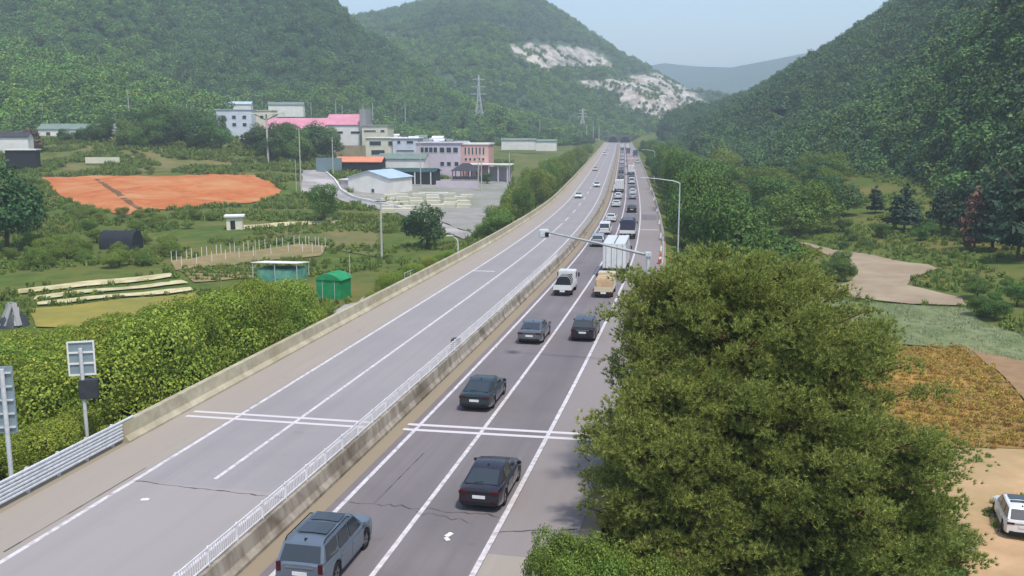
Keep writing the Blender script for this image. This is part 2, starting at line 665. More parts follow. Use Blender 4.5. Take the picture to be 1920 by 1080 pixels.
def crack(y0, d0, y1, d1, wd, n, wob, label):
    mb = MB()
    prev = None
    for i in range(n + 1):
        t = i / n
        p = rd(y0 + (y1 - y0) * t + wob * (random.random() - 0.5), d0 + (d1 - d0) * t, 0.007)
        if prev is not None:
            dv = (p - prev).normalized()
            nn = Vector((-dv.y, dv.x, 0)) * wd * (0.4 + random.random()) / 2
            mb.add([prev - nn, p - nn, p + nn, prev + nn], [(0, 1, 2, 3)])
        prev = p
    tag(link("road_crack", mb.mesh("road_crack"), M_crack), label, kind="structure")


crack(38.2, -3.3, 38.0, 3.3, 0.07, 26, 0.35, "ragged crack across the near end of the crowded carriageway")
crack(37.7, -0.2, 37.2, 2.4, 0.05, 14, 0.35, "second ragged crack below the first one")
crack(38.3, -2.2, 44.5, -2.0, 0.05, 16, 0.1, "thin crack running along the left lane")
crack(Y_old, -13.7, Y_old - 0.5, -5.9, 0.07, 24, 0.12, "dark joint between the worn and the newer surface")
crack(36.5, 3.55, 37.4, 6.6, 0.08, 10, 0.1, "joint across the hard shoulder above the concrete pad")
crack(31, -14.25, 40, -14.15, 0.06, 10, 0.05, "dark seam along the outer edge line")

# ------------------------------------------------------------------ median barrier with its fence
mys = yrange(-30, 880)
MED = thing("median_barrier", "long stained concrete median barrier between the carriageways", "barrier")
cuts = [-30, 20, 32, 44, 56, 68, 80, 92, 104, 116, 128, 140, 160, 180, 200, 230, 260, 300, 360, 440, 560, 700, 880]
for a, b_ in zip(cuts[:-1], cuts[1:]):
    ys = [a + 0.01] + [v for v in yrange(a, b_)[1:-1]] + [b_ - 0.01]
    mb = sweep("barrier_segment", ys, [(-5.62, -0.015), (-5.62, 0.12), (-5.42, 0.32), (-5.33, 0.86), (-4.98, 0.86), (-4.89, 0.32), (-4.72, 0.12), (-4.72, -0.015)])
    link("barrier_segment", mb.mesh("barrier_segment"), M_conc, MED)
FEN = thing("median_fence", "white galvanised picket fence standing on the median barrier", "fence")
M_fence = mat("fence_steel", lin((228, 226, 226)), lin((206, 204, 206)), 2.0, 0.5, metal=0.05)
yy = 26.0
k = 0
while yy < 112:
    y2 = yy + 2.0
    a, b_ = rd(yy, -5.15, 0.86), rd(y2, -5.15, 0.86)
    post = MB().box(a + Vector((0, 0, 0.36)), (0.07, 0.07, 0.74))
    link("fence_post", post.mesh("fence_post"), M_fence, FEN)
    for zz, nm in ((0.08, "bottom_rail"), (0.66, "top_rail")):
        mb = MB().bar(a + Vector((0, 0, zz)), b_ + Vector((0, 0, zz)), 0.045, 0.06)
        link(nm, mb.mesh(nm), M_fence, FEN)
    mb = MB()
    for i in range(1, 14):
        p = a.lerp(b_, i / 14)
        mb.box(p + Vector((0, 0, 0.37)), (0.022, 0.022, 0.53))
    pk = link("pickets", mb.mesh("pickets"), M_fence, FEN)
    pk["kind"] = "stuff"
    yy = y2
# small dark box beside the fence, on the oncoming side
q = rd(road_y(853, 656) - 1.5, -5.95)
bx = thing("cabinet", "small dark louvred box standing against the median fence", "cabinet", q, -heading(70))
part("body", MB().box((0, 0, 0.45), (0.55, 0.7, 0.9)), M_dgrey, bx, bevel=0.02)
for i in range(5):
    part("louvre", MB().box((0, -0.36, 0.2 + i * 0.14), (0.45, 0.03, 0.05)), M_galv, bx)

# ------------------------------------------------------------------ parapet and guard rails
PAR = thing("parapet_wall", "pale concrete parapet wall along the outer side of the oncoming carriageway", "wall")
Y_par = road_y(255, 832) - 3.4
cuts = [Y_par] + [c for c in (60, 72, 84, 96, 108, 120, 132, 144, 156, 172, 190, 215, 250, 300, 370, 470, 600, 780, 880) if c > Y_par + 3]
for a, b_ in zip(cuts[:-1], cuts[1:]):
    ys = [a + 0.015] + yrange(a, b_)[1:-1] + [b_ - 0.015]
    mb = sweep("parapet_segment", ys, [(-17.75, -0.3), (-17.62, 1.0), (-17.28, 1.0), (-17.2, 0.35), (-16.98, 0.1), (-16.98, -0.015)])
    link("parapet_segment", mb.mesh("parapet_segment"), M_conc2, PAR)


def guard_rail(label, d, y0, y1, rails, m=M_galv, step=2.0, hgt=0.85, face=1):
    g = thing("guard_rail", label, "guard rail")
    for zc in rails:
        c = face * 0.05
        pr = [(d, zc - 0.16), (d + c, zc - 0.12), (d + c, zc - 0.06), (d, zc), (d + c, zc + 0.06), (d + c, zc + 0.12), (d, zc + 0.16), (d - 0.01 * face, zc + 0.16), (d - 0.01 * face, zc - 0.16)]
        link("rail_beam", sweep("rail_beam", yrange(y0, y1), pr).mesh("rail_beam"), m, g)
    y = y0 + 0.3
    while y < y1:
        p = rd(y, d - 0.12 * face, 0)
        link("post", MB().box(p + Vector((0, 0, hgt / 2 - 0.25)), (0.12, 0.12, hgt + 0.5)).mesh("post"), m, g)
        y += step
    return g


guard_rail("silver guard rail of stacked beams at the near end of the tan shoulder", -17.35, -30, Y_par + 1.0, (0.32, 0.66, 1.0), hgt=1.15)
guard_rail("grey guard rail on the outer edge of the hard shoulder beside the queue", 7.2, 60, 700, (0.6,), step=6.0)

# ------------------------------------------------------------------ foliage makers
def crown_mesh(name, blobs, n, size, seed, up=0.35, shell=(0.62, 1.12), jitter=0.9, asp=1.6, m=None, cull=0.6):
    """leaf clumps, each a small folded diamond, spread through the outer part of a few overlapping lobes"""
    r = np.random.default_rng(seed)
    B = np.array(blobs, float)
    wts = B[:, 3] ** 2
    who = r.choice(len(B), n, p=wts / wts.sum())
    dv = r.normal(size=(n, 3))
    dv /= np.linalg.norm(dv, axis=1)[:, None]
    rad = r.uniform(*shell, n) * (1 + 0.16 * np.sin(dv[:, 0] * 7 + who) * np.sin(dv[:, 1] * 6 + 2 * who) * np.sin(dv[:, 2] * 7))
    P = B[who, :3] + dv * rad[:, None] * np.stack([B[who, 3], B[who, 3], B[who, 4]], 1)
    keep = np.ones(n, bool)
    for i, b in enumerate(B):
        e = (P - b[:3]) / np.array([b[3], b[3], b[4]])
        keep &= ~(((e ** 2).sum(1) < cull ** 2) & (who != i))
    P, dv, who = P[keep], dv[keep], who[keep]
    n = len(P)
    nrm = dv + r.normal(size=(n, 3)) * jitter * 0.6 + np.array([0, 0, up])
    nrm /= np.linalg.norm(nrm, axis=1)[:, None]
    t = np.cross(nrm, r.normal(size=(n, 3)))
    t /= np.linalg.norm(t, axis=1)[:, None]
    s = np.cross(nrm, t)
    L = size * r.uniform(0.6, 1.4, n)[:, None]
    W = L / asp
    V = np.stack([P - t * L * 0.5, P + s * W * 0.5 + nrm * L * 0.12, P + t * L * 0.5, P - s * W * 0.5 + nrm * L * 0.12], 1).reshape(-1, 3)
    F = np.arange(4 * n).reshape(-1, 4)
    me = fast_mesh(name, V, F)
    if m:
        me.materials.append(m)
    return me


def lobes(r, h, k, seed, flat=0.8):
    """the lobes of a broad crown about r wide and h tall standing on z = 0"""
    q = random.Random(seed)
    out = [(0, 0, h * 0.5, r * 0.72, h * 0.42)]
    for i in range(k):
        a = 2 * PI * (i + q.random() * 0.8) / k
        zz = h * (0.25 + 0.6 * q.random())
        rr = r * (0.36 + 0.22 * q.random())
        ring = r * 0.62 * (1.15 - abs(zz / h - 0.4))
        out.append((ring * math.cos(a), ring * math.sin(a), zz, rr, rr * flat))
    return out


def wood(name, h, r0, seed, limbs=5, start=0.35, m=None, lean=0.04):
    q = random.Random(seed)
    mb = MB()
    pts = [Vector((lean * h * math.sin(i * 1.3 + seed), lean * h * math.cos(i * 1.7 + seed) - lean * h * math.cos(seed), h * i / 5)) - (Vector((lean * h * math.sin(seed), 0, 0))) for i in range(6)]
    pts[0] = Vector((0, 0, -0.5))
    mb.tube(pts, [r0 * (1 - 0.16 * i) for i in range(6)], 7)
    for i in range(limbs):
        t = start + (0.95 - start) * i / max(1, limbs - 1)
        f = t * 5
        k = min(4, int(f))
        p = pts[k].lerp(pts[k + 1], f - k)
        a = q.random() * 6.28
        L = h * (0.25 + 0.2 * q.random()) * (1.2 - t * 0.6)
        e = p + Vector((math.cos(a) * L, math.sin(a) * L, L * (0.5 + 0.4 * q.random())))
        mid = p.lerp(e, 0.5) + Vector((0, 0, -0.06 * L))
        mb.tube([p, mid, e], [r0 * 0.45 * (1.1 - t * 0.6), r0 * 0.3 * (1.1 - t * 0.6), r0 * 0.1], 5)
    me = mb.mesh(name, smooth=1.0)
    if m:
        me.materials.append(m)
    return me


M_bark = mat("bark", lin((92, 74, 60)), lin((66, 52, 42)), 3.0, 0.95, stretch=(3, 3, 0.6), bump=0.5)
M_barkr = mat("pine_bark", lin((110, 78, 58)), lin((70, 52, 42)), 2.5, 0.95, stretch=(3, 3, 0.6), bump=0.5)
L_hedge = leafmat("hedge_leaves", lin((62, 90, 30)), lin((110, 140, 46)), lin((166, 178, 72)), 0.3, 0.25)
L_bush = leafmat("roadside_leaves", lin((58, 84, 34)), lin((98, 126, 48)), lin((142, 158, 70)), 0.3, 0.25)
L_dark = leafmat("dark_leaves", lin((34, 60, 34)), lin((58, 90, 48)), lin((92, 124, 68)), 0.25, 0.25)
L_valley = leafmat("valley_leaves", lin((40, 72, 32)), lin((74, 108, 48)), lin((116, 144, 66)), 0.25, 0.3)
L_pine = leafmat("pine_needles", lin((54, 74, 30)), lin((114, 136, 60)), lin((184, 192, 104)), 0.3, 0.12)
L_con = leafmat("conifer_needles", lin((22, 44, 34)), lin((40, 66, 48)), lin((62, 88, 58)), 0.15, 0.3)
L_brown = leafmat("withered_needles", lin((70, 50, 44)), lin((104, 76, 62)), lin((124, 96, 74)), 0.15, 0.15)
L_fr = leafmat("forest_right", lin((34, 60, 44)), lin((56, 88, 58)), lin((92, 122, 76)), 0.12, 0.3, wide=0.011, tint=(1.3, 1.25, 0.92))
L_fl = leafmat("forest_left", lin((44, 74, 42)), lin((76, 110, 60)), lin((112, 146, 82)), 0.15, 0.28, wide=0.006, tint=(1.6, 1.5, 0.7))

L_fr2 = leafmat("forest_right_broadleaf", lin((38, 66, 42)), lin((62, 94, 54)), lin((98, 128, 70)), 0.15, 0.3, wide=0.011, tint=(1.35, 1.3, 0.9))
L_fl2 = leafmat("forest_left_pine", lin((30, 58, 42)), lin((52, 84, 56)), lin((84, 116, 74)), 0.12, 0.3, wide=0.006, tint=(1.5, 1.4, 0.75))

# ------------------------------------------------------------------ hills and their forests
def smooth_noise(x, y, s, seed=0.0):
    return mnoise.fractal((x * s, y * s, seed), 0.9, 2.1, 4)


def make_hill(name, base, ridge, label, m, amp, ncol=110, nrow=44, prof=0.92, back=350, seed=1.0, rough=None, poly=None):
    """a hill that rises from its foot (seen at px, py, that far off) to its crest, with spurs and hollows, and falls away behind"""
    base, ridge = np.array(base, float), np.array(ridge, float)
    px = np.linspace(ridge[0, 0], ridge[-1, 0], ncol)
    rows = []
    for p in px:
        by, bd = np.interp(p, base[:, 0], base[:, 1]), np.interp(p, base[:, 0], base[:, 2])
        ry, rdp = np.interp(p, ridge[:, 0], ridge[:, 1]), np.interp(p, ridge[:, 0], ridge[:, 2])
        B, R = pt(p, by, bd), pt(p, ry, rdp)
        B[2] = min(B[2] - 3.0, zt(B[0], B[1]) - 1.5)
        rows.append((B, R))
    nb = 7
    V = np.zeros((nrow + nb, ncol, 3))
    for j, (B, R) in enumerate(rows):
        hd = (R - B)[:2]
        hd = hd / max(1e-6, np.linalg.norm(hd))
        for i in range(nrow):
            v = i / (nrow - 1)
            q = B + (R - B) * v
            q[2] = B[2] + (R[2] - B[2]) * (v ** prof)
            bell = min(1.0, 5 * v) * min(1.0, 3.0 * (1 - v) + 0.06)
            n1 = smooth_noise(q[0], q[1], 0.0042, seed) + 0.45 * abs(smooth_noise(q[0], q[1], 0.011, seed + 5))
            q[2] += amp * n1 * bell
            V[i, j] = q
        top = V[nrow - 1, j]
        for i in range(nb):
            t = (i + 1) / nb
            V[nrow + i, j] = (top[0] + hd[0] * back * t, top[1] + hd[1] * back * t, top[2] + (-9 - top[2]) * t ** 1.3)
    nr = nrow + nb
    idx = np.arange(nr * ncol).reshape(nr, ncol)
    F = np.stack([idx[:-1, :-1], idx[:-1, 1:], idx[1:, 1:], idx[1:, :-1]], -1).reshape(-1, 4)
    me = fast_mesh(name, V.reshape(-1, 3), F, smooth=True)
    o = link(name, me, m)
    tag(o, label, kind="structure")
    return o, V, nrow


def scatter_on(V, nrow, spacing, seed, vmax=None, reject=None):
    r = np.random.default_rng(seed)
    A = V[:nrow + 1]
    a, b, c, d = A[:-1, :-1].reshape(-1, 3), A[:-1, 1:].reshape(-1, 3), A[1:, 1:].reshape(-1, 3), A[1:, :-1].reshape(-1, 3)
    area = 0.5 * np.linalg.norm(np.cross(c - a, d - b), axis=1)
    N = int(area.sum() / spacing ** 2)
    w = r.choice(len(a), N, p=area / area.sum())
    u, v = r.random((2, N, 1))
    P = (a[w] * (1 - u) + b[w] * u) * (1 - v) + (d[w] * (1 - u) + c[w] * u) * v
    if reject is not None:
        P = P[~reject(P)]
    return P


def project(P):
    P = np.atleast_2d(P)
    q = P - np.array([0, 0, CAM_H])
    dep = q[:, 1] * _cp - q[:, 2] * _sp
    u = q[:, 1] * _sp + q[:, 2] * _cp
    return PW / 2 + FOC * q[:, 0] / dep, PH / 2 - FOC * u / dep, dep


def forest(name, P, scales, coll, label, seed=0):
    """a wood that reads as one mass: one object that puts tree copies on its points"""
    me = bpy.data.meshes.new(name)
    me.vertices.add(len(P))
    me.vertices.foreach_set("co", np.asarray(P, np.float32).ravel())
    at = me.attributes.new("sc", 'FLOAT', 'POINT')
    at.data.foreach_set("value", np.asarray(scales, np.float32))
    o = link(name, me)
    g = bpy.data.node_groups.new(name, 'GeometryNodeTree')
    g.interface.new_socket("Geometry", in_out='INPUT', socket_type='NodeSocketGeometry')
    g.interface.new_socket("Geometry", in_out='OUTPUT', socket_type='NodeSocketGeometry')
    N = g.nodes
    gi, go = N.new("NodeGroupInput"), N.new("NodeGroupOutput")
    ci = N.new("GeometryNodeCollectionInfo")
    ci.inputs[0].default_value = coll
    ci.inputs[1].default_value = True
    ci.inputs[2].default_value = True
    ip = N.new("GeometryNodeInstanceOnPoints")
    ip.inputs["Pick Instance"].default_value = True
    rv = N.new("FunctionNodeRandomValue")
    rv.data_type = 'FLOAT_VECTOR'
    rv.inputs[0].default_value = (-0.08, -0.08, 0)
    rv.inputs[1].default_value = (0.08, 0.08, 6.283)
    rv.inputs["Seed"].default_value = seed
    na = N.new("GeometryNodeInputNamedAttribute")
    na.data_type = 'FLOAT'
    na.inputs[0].default_value = "sc"
    cmb = N.new("ShaderNodeCombineXYZ")
    lk = g.links.new
    for i in range(3):
        lk(na.outputs[0], cmb.inputs[i])
    lk(gi.outputs[0], ip.inputs["Points"])
    lk(ci.outputs[0], ip.inputs["Instance"])
    lk(rv.outputs[0], ip.inputs["Rotation"])
    lk(cmb.outputs[0], ip.inputs["Scale"])
    lk(ip.outputs[0], go.inputs[0])
    md = o.modifiers.new("trees", 'NODES')
    md.node_group = g
    tag(o, label, kind="stuff")
    return o


def proto_set(name, meshes):
    c = bpy.data.collections.new(name)
    for i, me in enumerate(meshes):
        c.objects.link(bpy.data.objects.new(f"{name}_{i}", me))
    return c


def far_tree(name, seed, m, pine=False, n=120, size=0.34):
    """one unit tall"""
    q = random.Random(seed)
    if pine:
        bl = [(0, 0, 0.35 + 0.17 * i + 0.05 * q.random(), (0.36 - 0.075 * i) * (0.8 + 0.4 * q.random()), 0.13) for i in range(4)]
        bl += [(0.22 * math.cos(a), 0.22 * math.sin(a), 0.4 + 0.3 * q.random(), 0.17, 0.1) for a in (q.random() * 6, 2 + q.random() * 2, 4 + q.random() * 2)]
    else:
        bl = [(0, 0, 0.5, 0.36, 0.36)]
        bl += [(0.24 * math.cos(a + q.random()), 0.24 * math.sin(a + q.random()), 0.4 + 0.35 * q.random(), 0.2, 0.18) for a in (0, 1.3, 2.6, 3.9, 5.2)]
    return crown_mesh(name, bl, n, size, seed, up=0.6, shell=(0.75, 1.05), m=m, cull=0.75, asp=1.25)


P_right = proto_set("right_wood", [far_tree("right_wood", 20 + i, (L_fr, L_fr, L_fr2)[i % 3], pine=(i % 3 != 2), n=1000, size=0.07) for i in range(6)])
P_left = proto_set("left_wood", [far_tree("left_wood", 40 + i, (L_fl2, L_fl, L_fl)[i % 3], pine=(i % 3 == 0), n=560, size=0.088) for i in range(6)])

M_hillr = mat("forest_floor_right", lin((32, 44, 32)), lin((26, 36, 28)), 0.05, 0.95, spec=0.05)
M_hilll = mat("forest_floor_left", lin((58, 84, 50)), lin((44, 68, 44)), 0.03, 0.95, spec=0.05)
M_far = mat("far_hill", lin((52, 80, 60)), lin((44, 68, 54)), 0.004, 0.95, spec=0.05)

# quarried hill: bare rock where the forest is cleared
M_quarry, n_, b_ = newmat("quarry_hill")
tc = n_.nodes.new("ShaderNodeTexCoord")
att = n_.nodes.new("ShaderNodeAttribute")
att.attribute_name = "bare"
rock = _mix(n_, _ramp(n_, _noise(n_, tc.outputs["Object"], 0.06, 6, 0.75), 0.42, 0.6), lin((184, 176, 166)), lin((92, 94, 86)))
rock = _mix(n_, _ramp(n_, _noise(n_, tc.outputs["Object"], 0.03, 4, 0.6), 0.5, 0.66), rock, lin((160, 146, 130)))
msk = n_.nodes.new("ShaderNodeMath")
msk.operation = 'MULTIPLY_ADD'
n_.links.new(_noise(n_, tc.outputs["Object"], 0.05, 5, 0.7), msk.inputs[0])
msk.inputs[1].default_value = 0.9
n_.links.new(att.outputs["Fac"], msk.inputs[2])
n_.links.new(_mix(n_, _ramp(n_, msk.outputs[0], 1.22, 1.38), lin((58, 82, 54)), rock), b_.inputs["Base Color"])
b_.inputs["Roughness"].default_value = 0.95

hill_far, Vf, nf = make_hill("far_hill", [(1080, 232, 2600), (1650, 232, 2600)],
                             [(1080, 160, 3400), (1180, 132, 3400), (1245, 118, 3400), (1300, 124, 3400), (1370, 127, 3400), (1450, 112, 3400), (1520, 98, 3400), (1570, 108, 3400), (1650, 120, 3400)],
                             "distant blue hill closing the valley", M_far, 20, 70, 20, seed=9.0, back=600)
hill_mid, Vm, nm = make_hill("quarried_hill", [(500, 225, 760), (700, 232, 780), (860, 240, 820), (1000, 252, 850), (1140, 260, 925), (1240, 262, 960), (1420, 240, 1250)],
                             [(500, 60, 1500), (560, 66, 1500), (610, 52, 1500), (662, 36, 1500), (720, 27, 1480), (790, 7, 1450), (835, -14, 1430), (900, -22, 1420), (1000, -6, 1420), (1050, 28, 1420), (1090, 55, 1420), (1125, 80, 1420),
                              (1160, 104, 1430), (1230, 136, 1440), (1290, 170, 1450), (1345, 196, 1460), (1420, 225, 1480)],
                             "wooded hill with white quarried slopes at the end of the valley", M_quarry, 38, 150, 50, seed=3.0)
QUARRY = [
    [(948, 82), (1000, 78), (1060, 80), (1120, 92), (1150, 112), (1150, 135), (1080, 132), (1022, 138), (990, 126), (955, 104)],
    [(1036, 154), (1080, 150), (1130, 148), (1180, 140), (1230, 134), (1262, 150), (1330, 186), (1350, 210), (1330, 236), (1250, 236), (1190, 214), (1160, 208), (1158, 184), (1110, 170)]]


def inside(px, py, poly):
    c = np.zeros(len(px), bool)
    n = len(poly)
    for i in range(n):
        (x0, y0), (x1, y1) = poly[i], poly[(i + 1) % n]
        hit = ((y0 > py) != (y1 > py)) & (px < (x1 - x0) * (py - y0) / (y1 - y0 + 1e-9) + x0)
        c ^= hit
    return c


def bare(P):
    a, b, _ = project(P)
    r = np.zeros(len(P), bool)
    for q in QUARRY:
        r |= inside(a, b, q)
    return r


fl = Vm.reshape(-1, 3)
at_ = hill_mid.data.attributes.new("bare", 'FLOAT', 'POINT')
bm_ = bare(fl).astype(float).reshape(Vm.shape[:2])
sm = bm_.copy()
sm[1:-1, 1:-1] = (bm_[1:-1, 1:-1] * 2 + bm_[:-2, 1:-1] + bm_[2:, 1:-1] + bm_[1:-1, :-2] + bm_[1:-1, 2:]) / 6
at_.data.foreach_set("value", sm.ravel().astype(np.float32))
Pm = scatter_on(Vm, nm, 6.0, 5)
isb = bare(Pm)
clump = np.array([mnoise.noise((p[0] * 0.035, p[1] * 0.035, p[2] * 0.05)) for p in Pm])
Pm = Pm[~isb | (clump > 0.02)]
forest("forest", Pm, rng.uniform(6, 11, len(Pm)) * np.where(bare(Pm), 0.5, 1.0), P_left, "hazy forest on the quarried hill", 2)

hill_left, Vl, nl = make_hill("left_hill", [(-420, 200, 520), (0, 215, 500), (300, 220, 520), (430, 218, 560), (500, 220, 570), (700, 232, 590), (800, 240, 600), (900, 250, 620), (1000, 258, 660), (1100, 262, 720)],
                              [(-420, -230, 1150), (0, -170, 1150), (200, -140, 1130), (380, -85, 1110), (480, -48, 1100), (560, -14, 1080), (600, 10, 1060), (640, 50, 1040), (690, 105, 1000), (760, 155, 930), (860, 200, 850), (960, 225, 820), (1040, 240, 820), (1100, 252, 840)],
                              "large wooded hill behind the village", M_hilll, 44, 130, 50, seed=1.7)
Pl = scatter_on(Vl, nl, 4.8, 6)
forest("forest", Pl, rng.uniform(6, 11, len(Pl)), P_left, "broadleaf forest covering the large left hill", 3)

hill_near, Vn, nn_ = make_hill("wooded_spur", [(-300, 250, 410), (0, 252, 415), (120, 246, 425), (240, 240, 435), (330, 234, 450), (430, 226, 480)],
                               [(-300, 60, 560), (-60, 88, 560), (60, 104, 555), (150, 122, 550), (240, 150, 545), (330, 182, 535), (430, 212, 530)],
                               "low wooded spur above the farmhouse", M_hilll, 8, 60, 26, seed=2.2, back=120)
Pn = scatter_on(Vn, nn_, 4.6, 8)
forest("forest", Pn, rng.uniform(7, 12, len(Pn)), P_left, "greener trees of the low spur above the farmhouse", 4)

RB = [(1240, 264, 850), (1300, 296, 520), (1360, 326, 400), (1430, 344, 350), (1520, 362, 305), (1620, 384, 270), (1700, 402, 245), (1800, 432, 205), (1850, 456, 188), (1920, 505, 162), (2050, 540, 150), (2300, 700, 110)]
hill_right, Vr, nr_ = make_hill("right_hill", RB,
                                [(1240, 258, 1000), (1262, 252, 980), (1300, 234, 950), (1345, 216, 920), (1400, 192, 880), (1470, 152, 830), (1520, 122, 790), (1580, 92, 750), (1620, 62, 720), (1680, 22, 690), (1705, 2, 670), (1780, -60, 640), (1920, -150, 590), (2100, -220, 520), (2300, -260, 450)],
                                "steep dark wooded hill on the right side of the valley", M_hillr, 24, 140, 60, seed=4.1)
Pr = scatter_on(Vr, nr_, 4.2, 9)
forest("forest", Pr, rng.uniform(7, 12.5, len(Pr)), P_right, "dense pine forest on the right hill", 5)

# ------------------------------------------------------------------ haze
M_haze = bpy.data.materials.new("haze")
M_haze.use_nodes = True
hn = M_haze.node_tree
hn.nodes.clear()
pv = hn.nodes.new("ShaderNodeVolumePrincipled")
pv.inputs["Color"].default_value = (0.76, 0.87, 1.0, 1)
pv.inputs["Density"].default_value = 0.00034
pv.inputs["Anisotropy"].default_value = 0.2
ho = hn.nodes.new("ShaderNodeOutputMaterial")
hn.links.new(pv.outputs[0], ho.inputs["Volume"])
HZ = MB().box((0, 0, (330 - 10.5) / 2), (13400, 13400, 330 + 10.5))
hz = link("haze", HZ.mesh("haze"), M_haze)
tag(hz, "pale summer haze filling the valley", kind="stuff")
#END1

# ------------------------------------------------------------------ fields, paths and yards
from mathutils.geometry import delaunay_2d_cdt


def field(name, poly, m, label, lift=0.12, step=3.0, world=False, kind="structure", bumpy=0.0):
    P = [Vector(p) for p in poly] if world else [gnd(*p) for p in poly]
    v2 = [Vector((p[0], p[1])) for p in P]
    dense = []
    for i in range(len(v2)):
        a, b = v2[i], v2[(i + 1) % len(v2)]
        k = max(1, int((b - a).length / step))
        dense += [a.lerp(b, j / k) for j in range(k)]
    # ragged outline
    dense = [p + Vector((mnoise.noise((p.x * 0.4, p.y * 0.4, 1)), mnoise.noise((p.x * 0.4, p.y * 0.4, 7)))) * min(1.2, step * 0.25) for p in dense]
    nb = len(dense)
    xs = np.array([p.x for p in dense])
    ys = np.array([p.y for p in dense])
    g = [(x, y) for x in np.arange(xs.min(), xs.max(), step) for y in np.arange(ys.min(), ys.max(), step)]
    if g:
        G = np.array(g)
        ins = inside(G[:, 0], G[:, 1], list(zip(xs, ys)))
        G = G[ins]
    else:
        G = np.zeros((0, 2))
    vs = dense + [Vector((a + random.uniform(-.1, .1), b + random.uniform(-.1, .1))) for a, b in G]
    r = delaunay_2d_cdt(vs, [(i, (i + 1) % nb) for i in range(nb)], [], 1, 1e-4)
    V = np.array([(p.x, p.y) for p in r[0]])
    Z = zt(V[:, 0], V[:, 1]) + lift
    if bumpy:
        Z = Z + np.array([abs(mnoise.noise((a * 0.9, b * 0.9, 4))) for a, b in V]) * bumpy
    me = bpy.data.meshes.new(name)
    me.from_pydata(np.column_stack([V, Z]).tolist(), [], [tuple(f) for f in r[2]])
    for p in me.polygons:
        p.use_smooth = True
    bm = bmesh.new()
    bm.from_mesh(me)
    for f in bm.faces:
        if f.normal.z < 0:
            f.normal_flip()
    bm.to_mesh(me)
    bm.free()
    o = link(name, me, m)
    FIELDS.append([(p.x, p.y) for p in v2])
    return tag(o, label, kind=kind)


FIELDS = []
M_orange = mat("red_soil", lin((188, 116, 72)), lin((162, 96, 58)), 0.3, 0.95, c3=lin((184, 138, 96)), scale3=0.07, bump=0.8, bscale=2.0, spec=0.05)
M_fallow = mat("fallow_soil", lin((150, 132, 100)), lin((128, 116, 84)), 0.4, 0.95, c3=lin((112, 112, 70)), scale3=0.1, bump=0.5, bscale=2.0, spec=0.05)
M_straw = mat("pale_mulch", lin((206, 198, 158)), lin((178, 166, 124)), 0.8, 0.9, c3=lin((140, 134, 90)), scale3=0.25)
M_yel = mat("yellow_grass", lin((150, 136, 62)), lin((132, 124, 56)), 0.5, 0.95, c3=lin((112, 116, 56)), scale3=0.12, bump=0.5, bscale=3)
M_dirt = mat("bare_dirt", lin((154, 138, 118)), lin((140, 124, 104)), 0.35, 0.95, c3=lin((168, 154, 130)), scale3=0.06, bump=0.4, bscale=2.0, spec=0.05)
M_pale = mat("pale_green_litter", lin((98, 110, 70)), lin((126, 132, 94)), 0.9, 0.95, c3=lin((86, 102, 58)), scale3=0.2, bump=0.5, bscale=3, stretch=(1, 0.5, 1))
M_crop = mat("crop_soil", lin((146, 122, 74)), lin((128, 96, 50)), 0.7, 0.95, c3=lin((164, 128, 66)), scale3=0.15, bump=0.5, bscale=3)
M_brown = mat("brown_soil", lin((150, 122, 90)), lin((132, 106, 78)), 0.5, 0.95, bump=0.5, bscale=3)
M_sand = mat("sandy_ground", lin((190, 158, 124)), lin((172, 140, 106)), 0.35, 0.95, c3=lin((150, 136, 96)), scale3=0.12, bump=0.5, bscale=3, spec=0.05)
M_slope = mat("dark_scree", lin((86, 82, 82)), lin((70, 66, 66)), 0.4, 0.95, bump=0.5, bscale=2)
M_lane = mat("lane_concrete", lin((150, 146, 144)), lin((132, 128, 126)), 0.3, 0.9, c3=lin((178, 172, 168)), scale3=0.08)
M_yard = mat("yard_concrete", lin((150, 148, 142)), lin((130, 128, 122)), 0.25, 0.9, c3=lin((112, 120, 92)), scale3=0.05)
M_weed = mat("weedy_bank", lin((92, 100, 48)), lin((122, 108, 68)), 0.2, 0.95, c3=lin((72, 92, 40)), scale3=0.08, bump=0.6, bscale=2)

field("field", [(68, 334), (160, 331), (300, 333), (400, 328), (478, 330), (508, 343), (526, 358), (514, 374), (470, 382), (380, 388), (300, 394), (230, 405), (180, 395), (120, 372)], M_orange, "bare orange field on the slope below the weedy bank", 0.15, 2.5, bumpy=0.45)
for a, b_, c, d, lb in (((30, 546), (322, 514), (326, 521), (36, 554), "topmost"), ((64, 558), (344, 527), (350, 533), (66, 565), "second"), ((70, 569), (356, 541), (362, 547), (72, 575), "third")):
    field("field", [a, b_, c, d], M_straw, f"{lb} pale mulched strip beside the hedge of green shrubs", 0.22, 2.5)
field("field", [(60, 580), (366, 551), (380, 572), (300, 606), (60, 616)], M_yel, "band of yellow grass between the pale strips and the hedge", 0.14, 3)
field("field", [(318, 490), (400, 478), (560, 458), (620, 462), (600, 480), (480, 492), (330, 508)], M_fallow, "brown plot ringed by thin white stakes", 0.14, 3)
field("field", [(440, 424), (520, 418), (640, 414), (640, 420), (520, 426), (442, 431)], M_straw, "thin pale path across the green field", 0.14, 3)
field("field", [(90, 272), (300, 270), (420, 268), (470, 280), (540, 300), (548, 318), (480, 322), (300, 322), (120, 320)], M_weed, "weedy olive bank above the orange field", 0.1, 4)
FIELDS.pop()
M_fur = mat("furrow_soil", lin((112, 84, 56)), lin((92, 72, 48)), 1.0, 0.95)
field("field", [(176, 337), (184, 337), (226, 362), (268, 392), (258, 394), (218, 366)], M_fur, "dark weedy furrow running across the orange field", 0.3, 3)
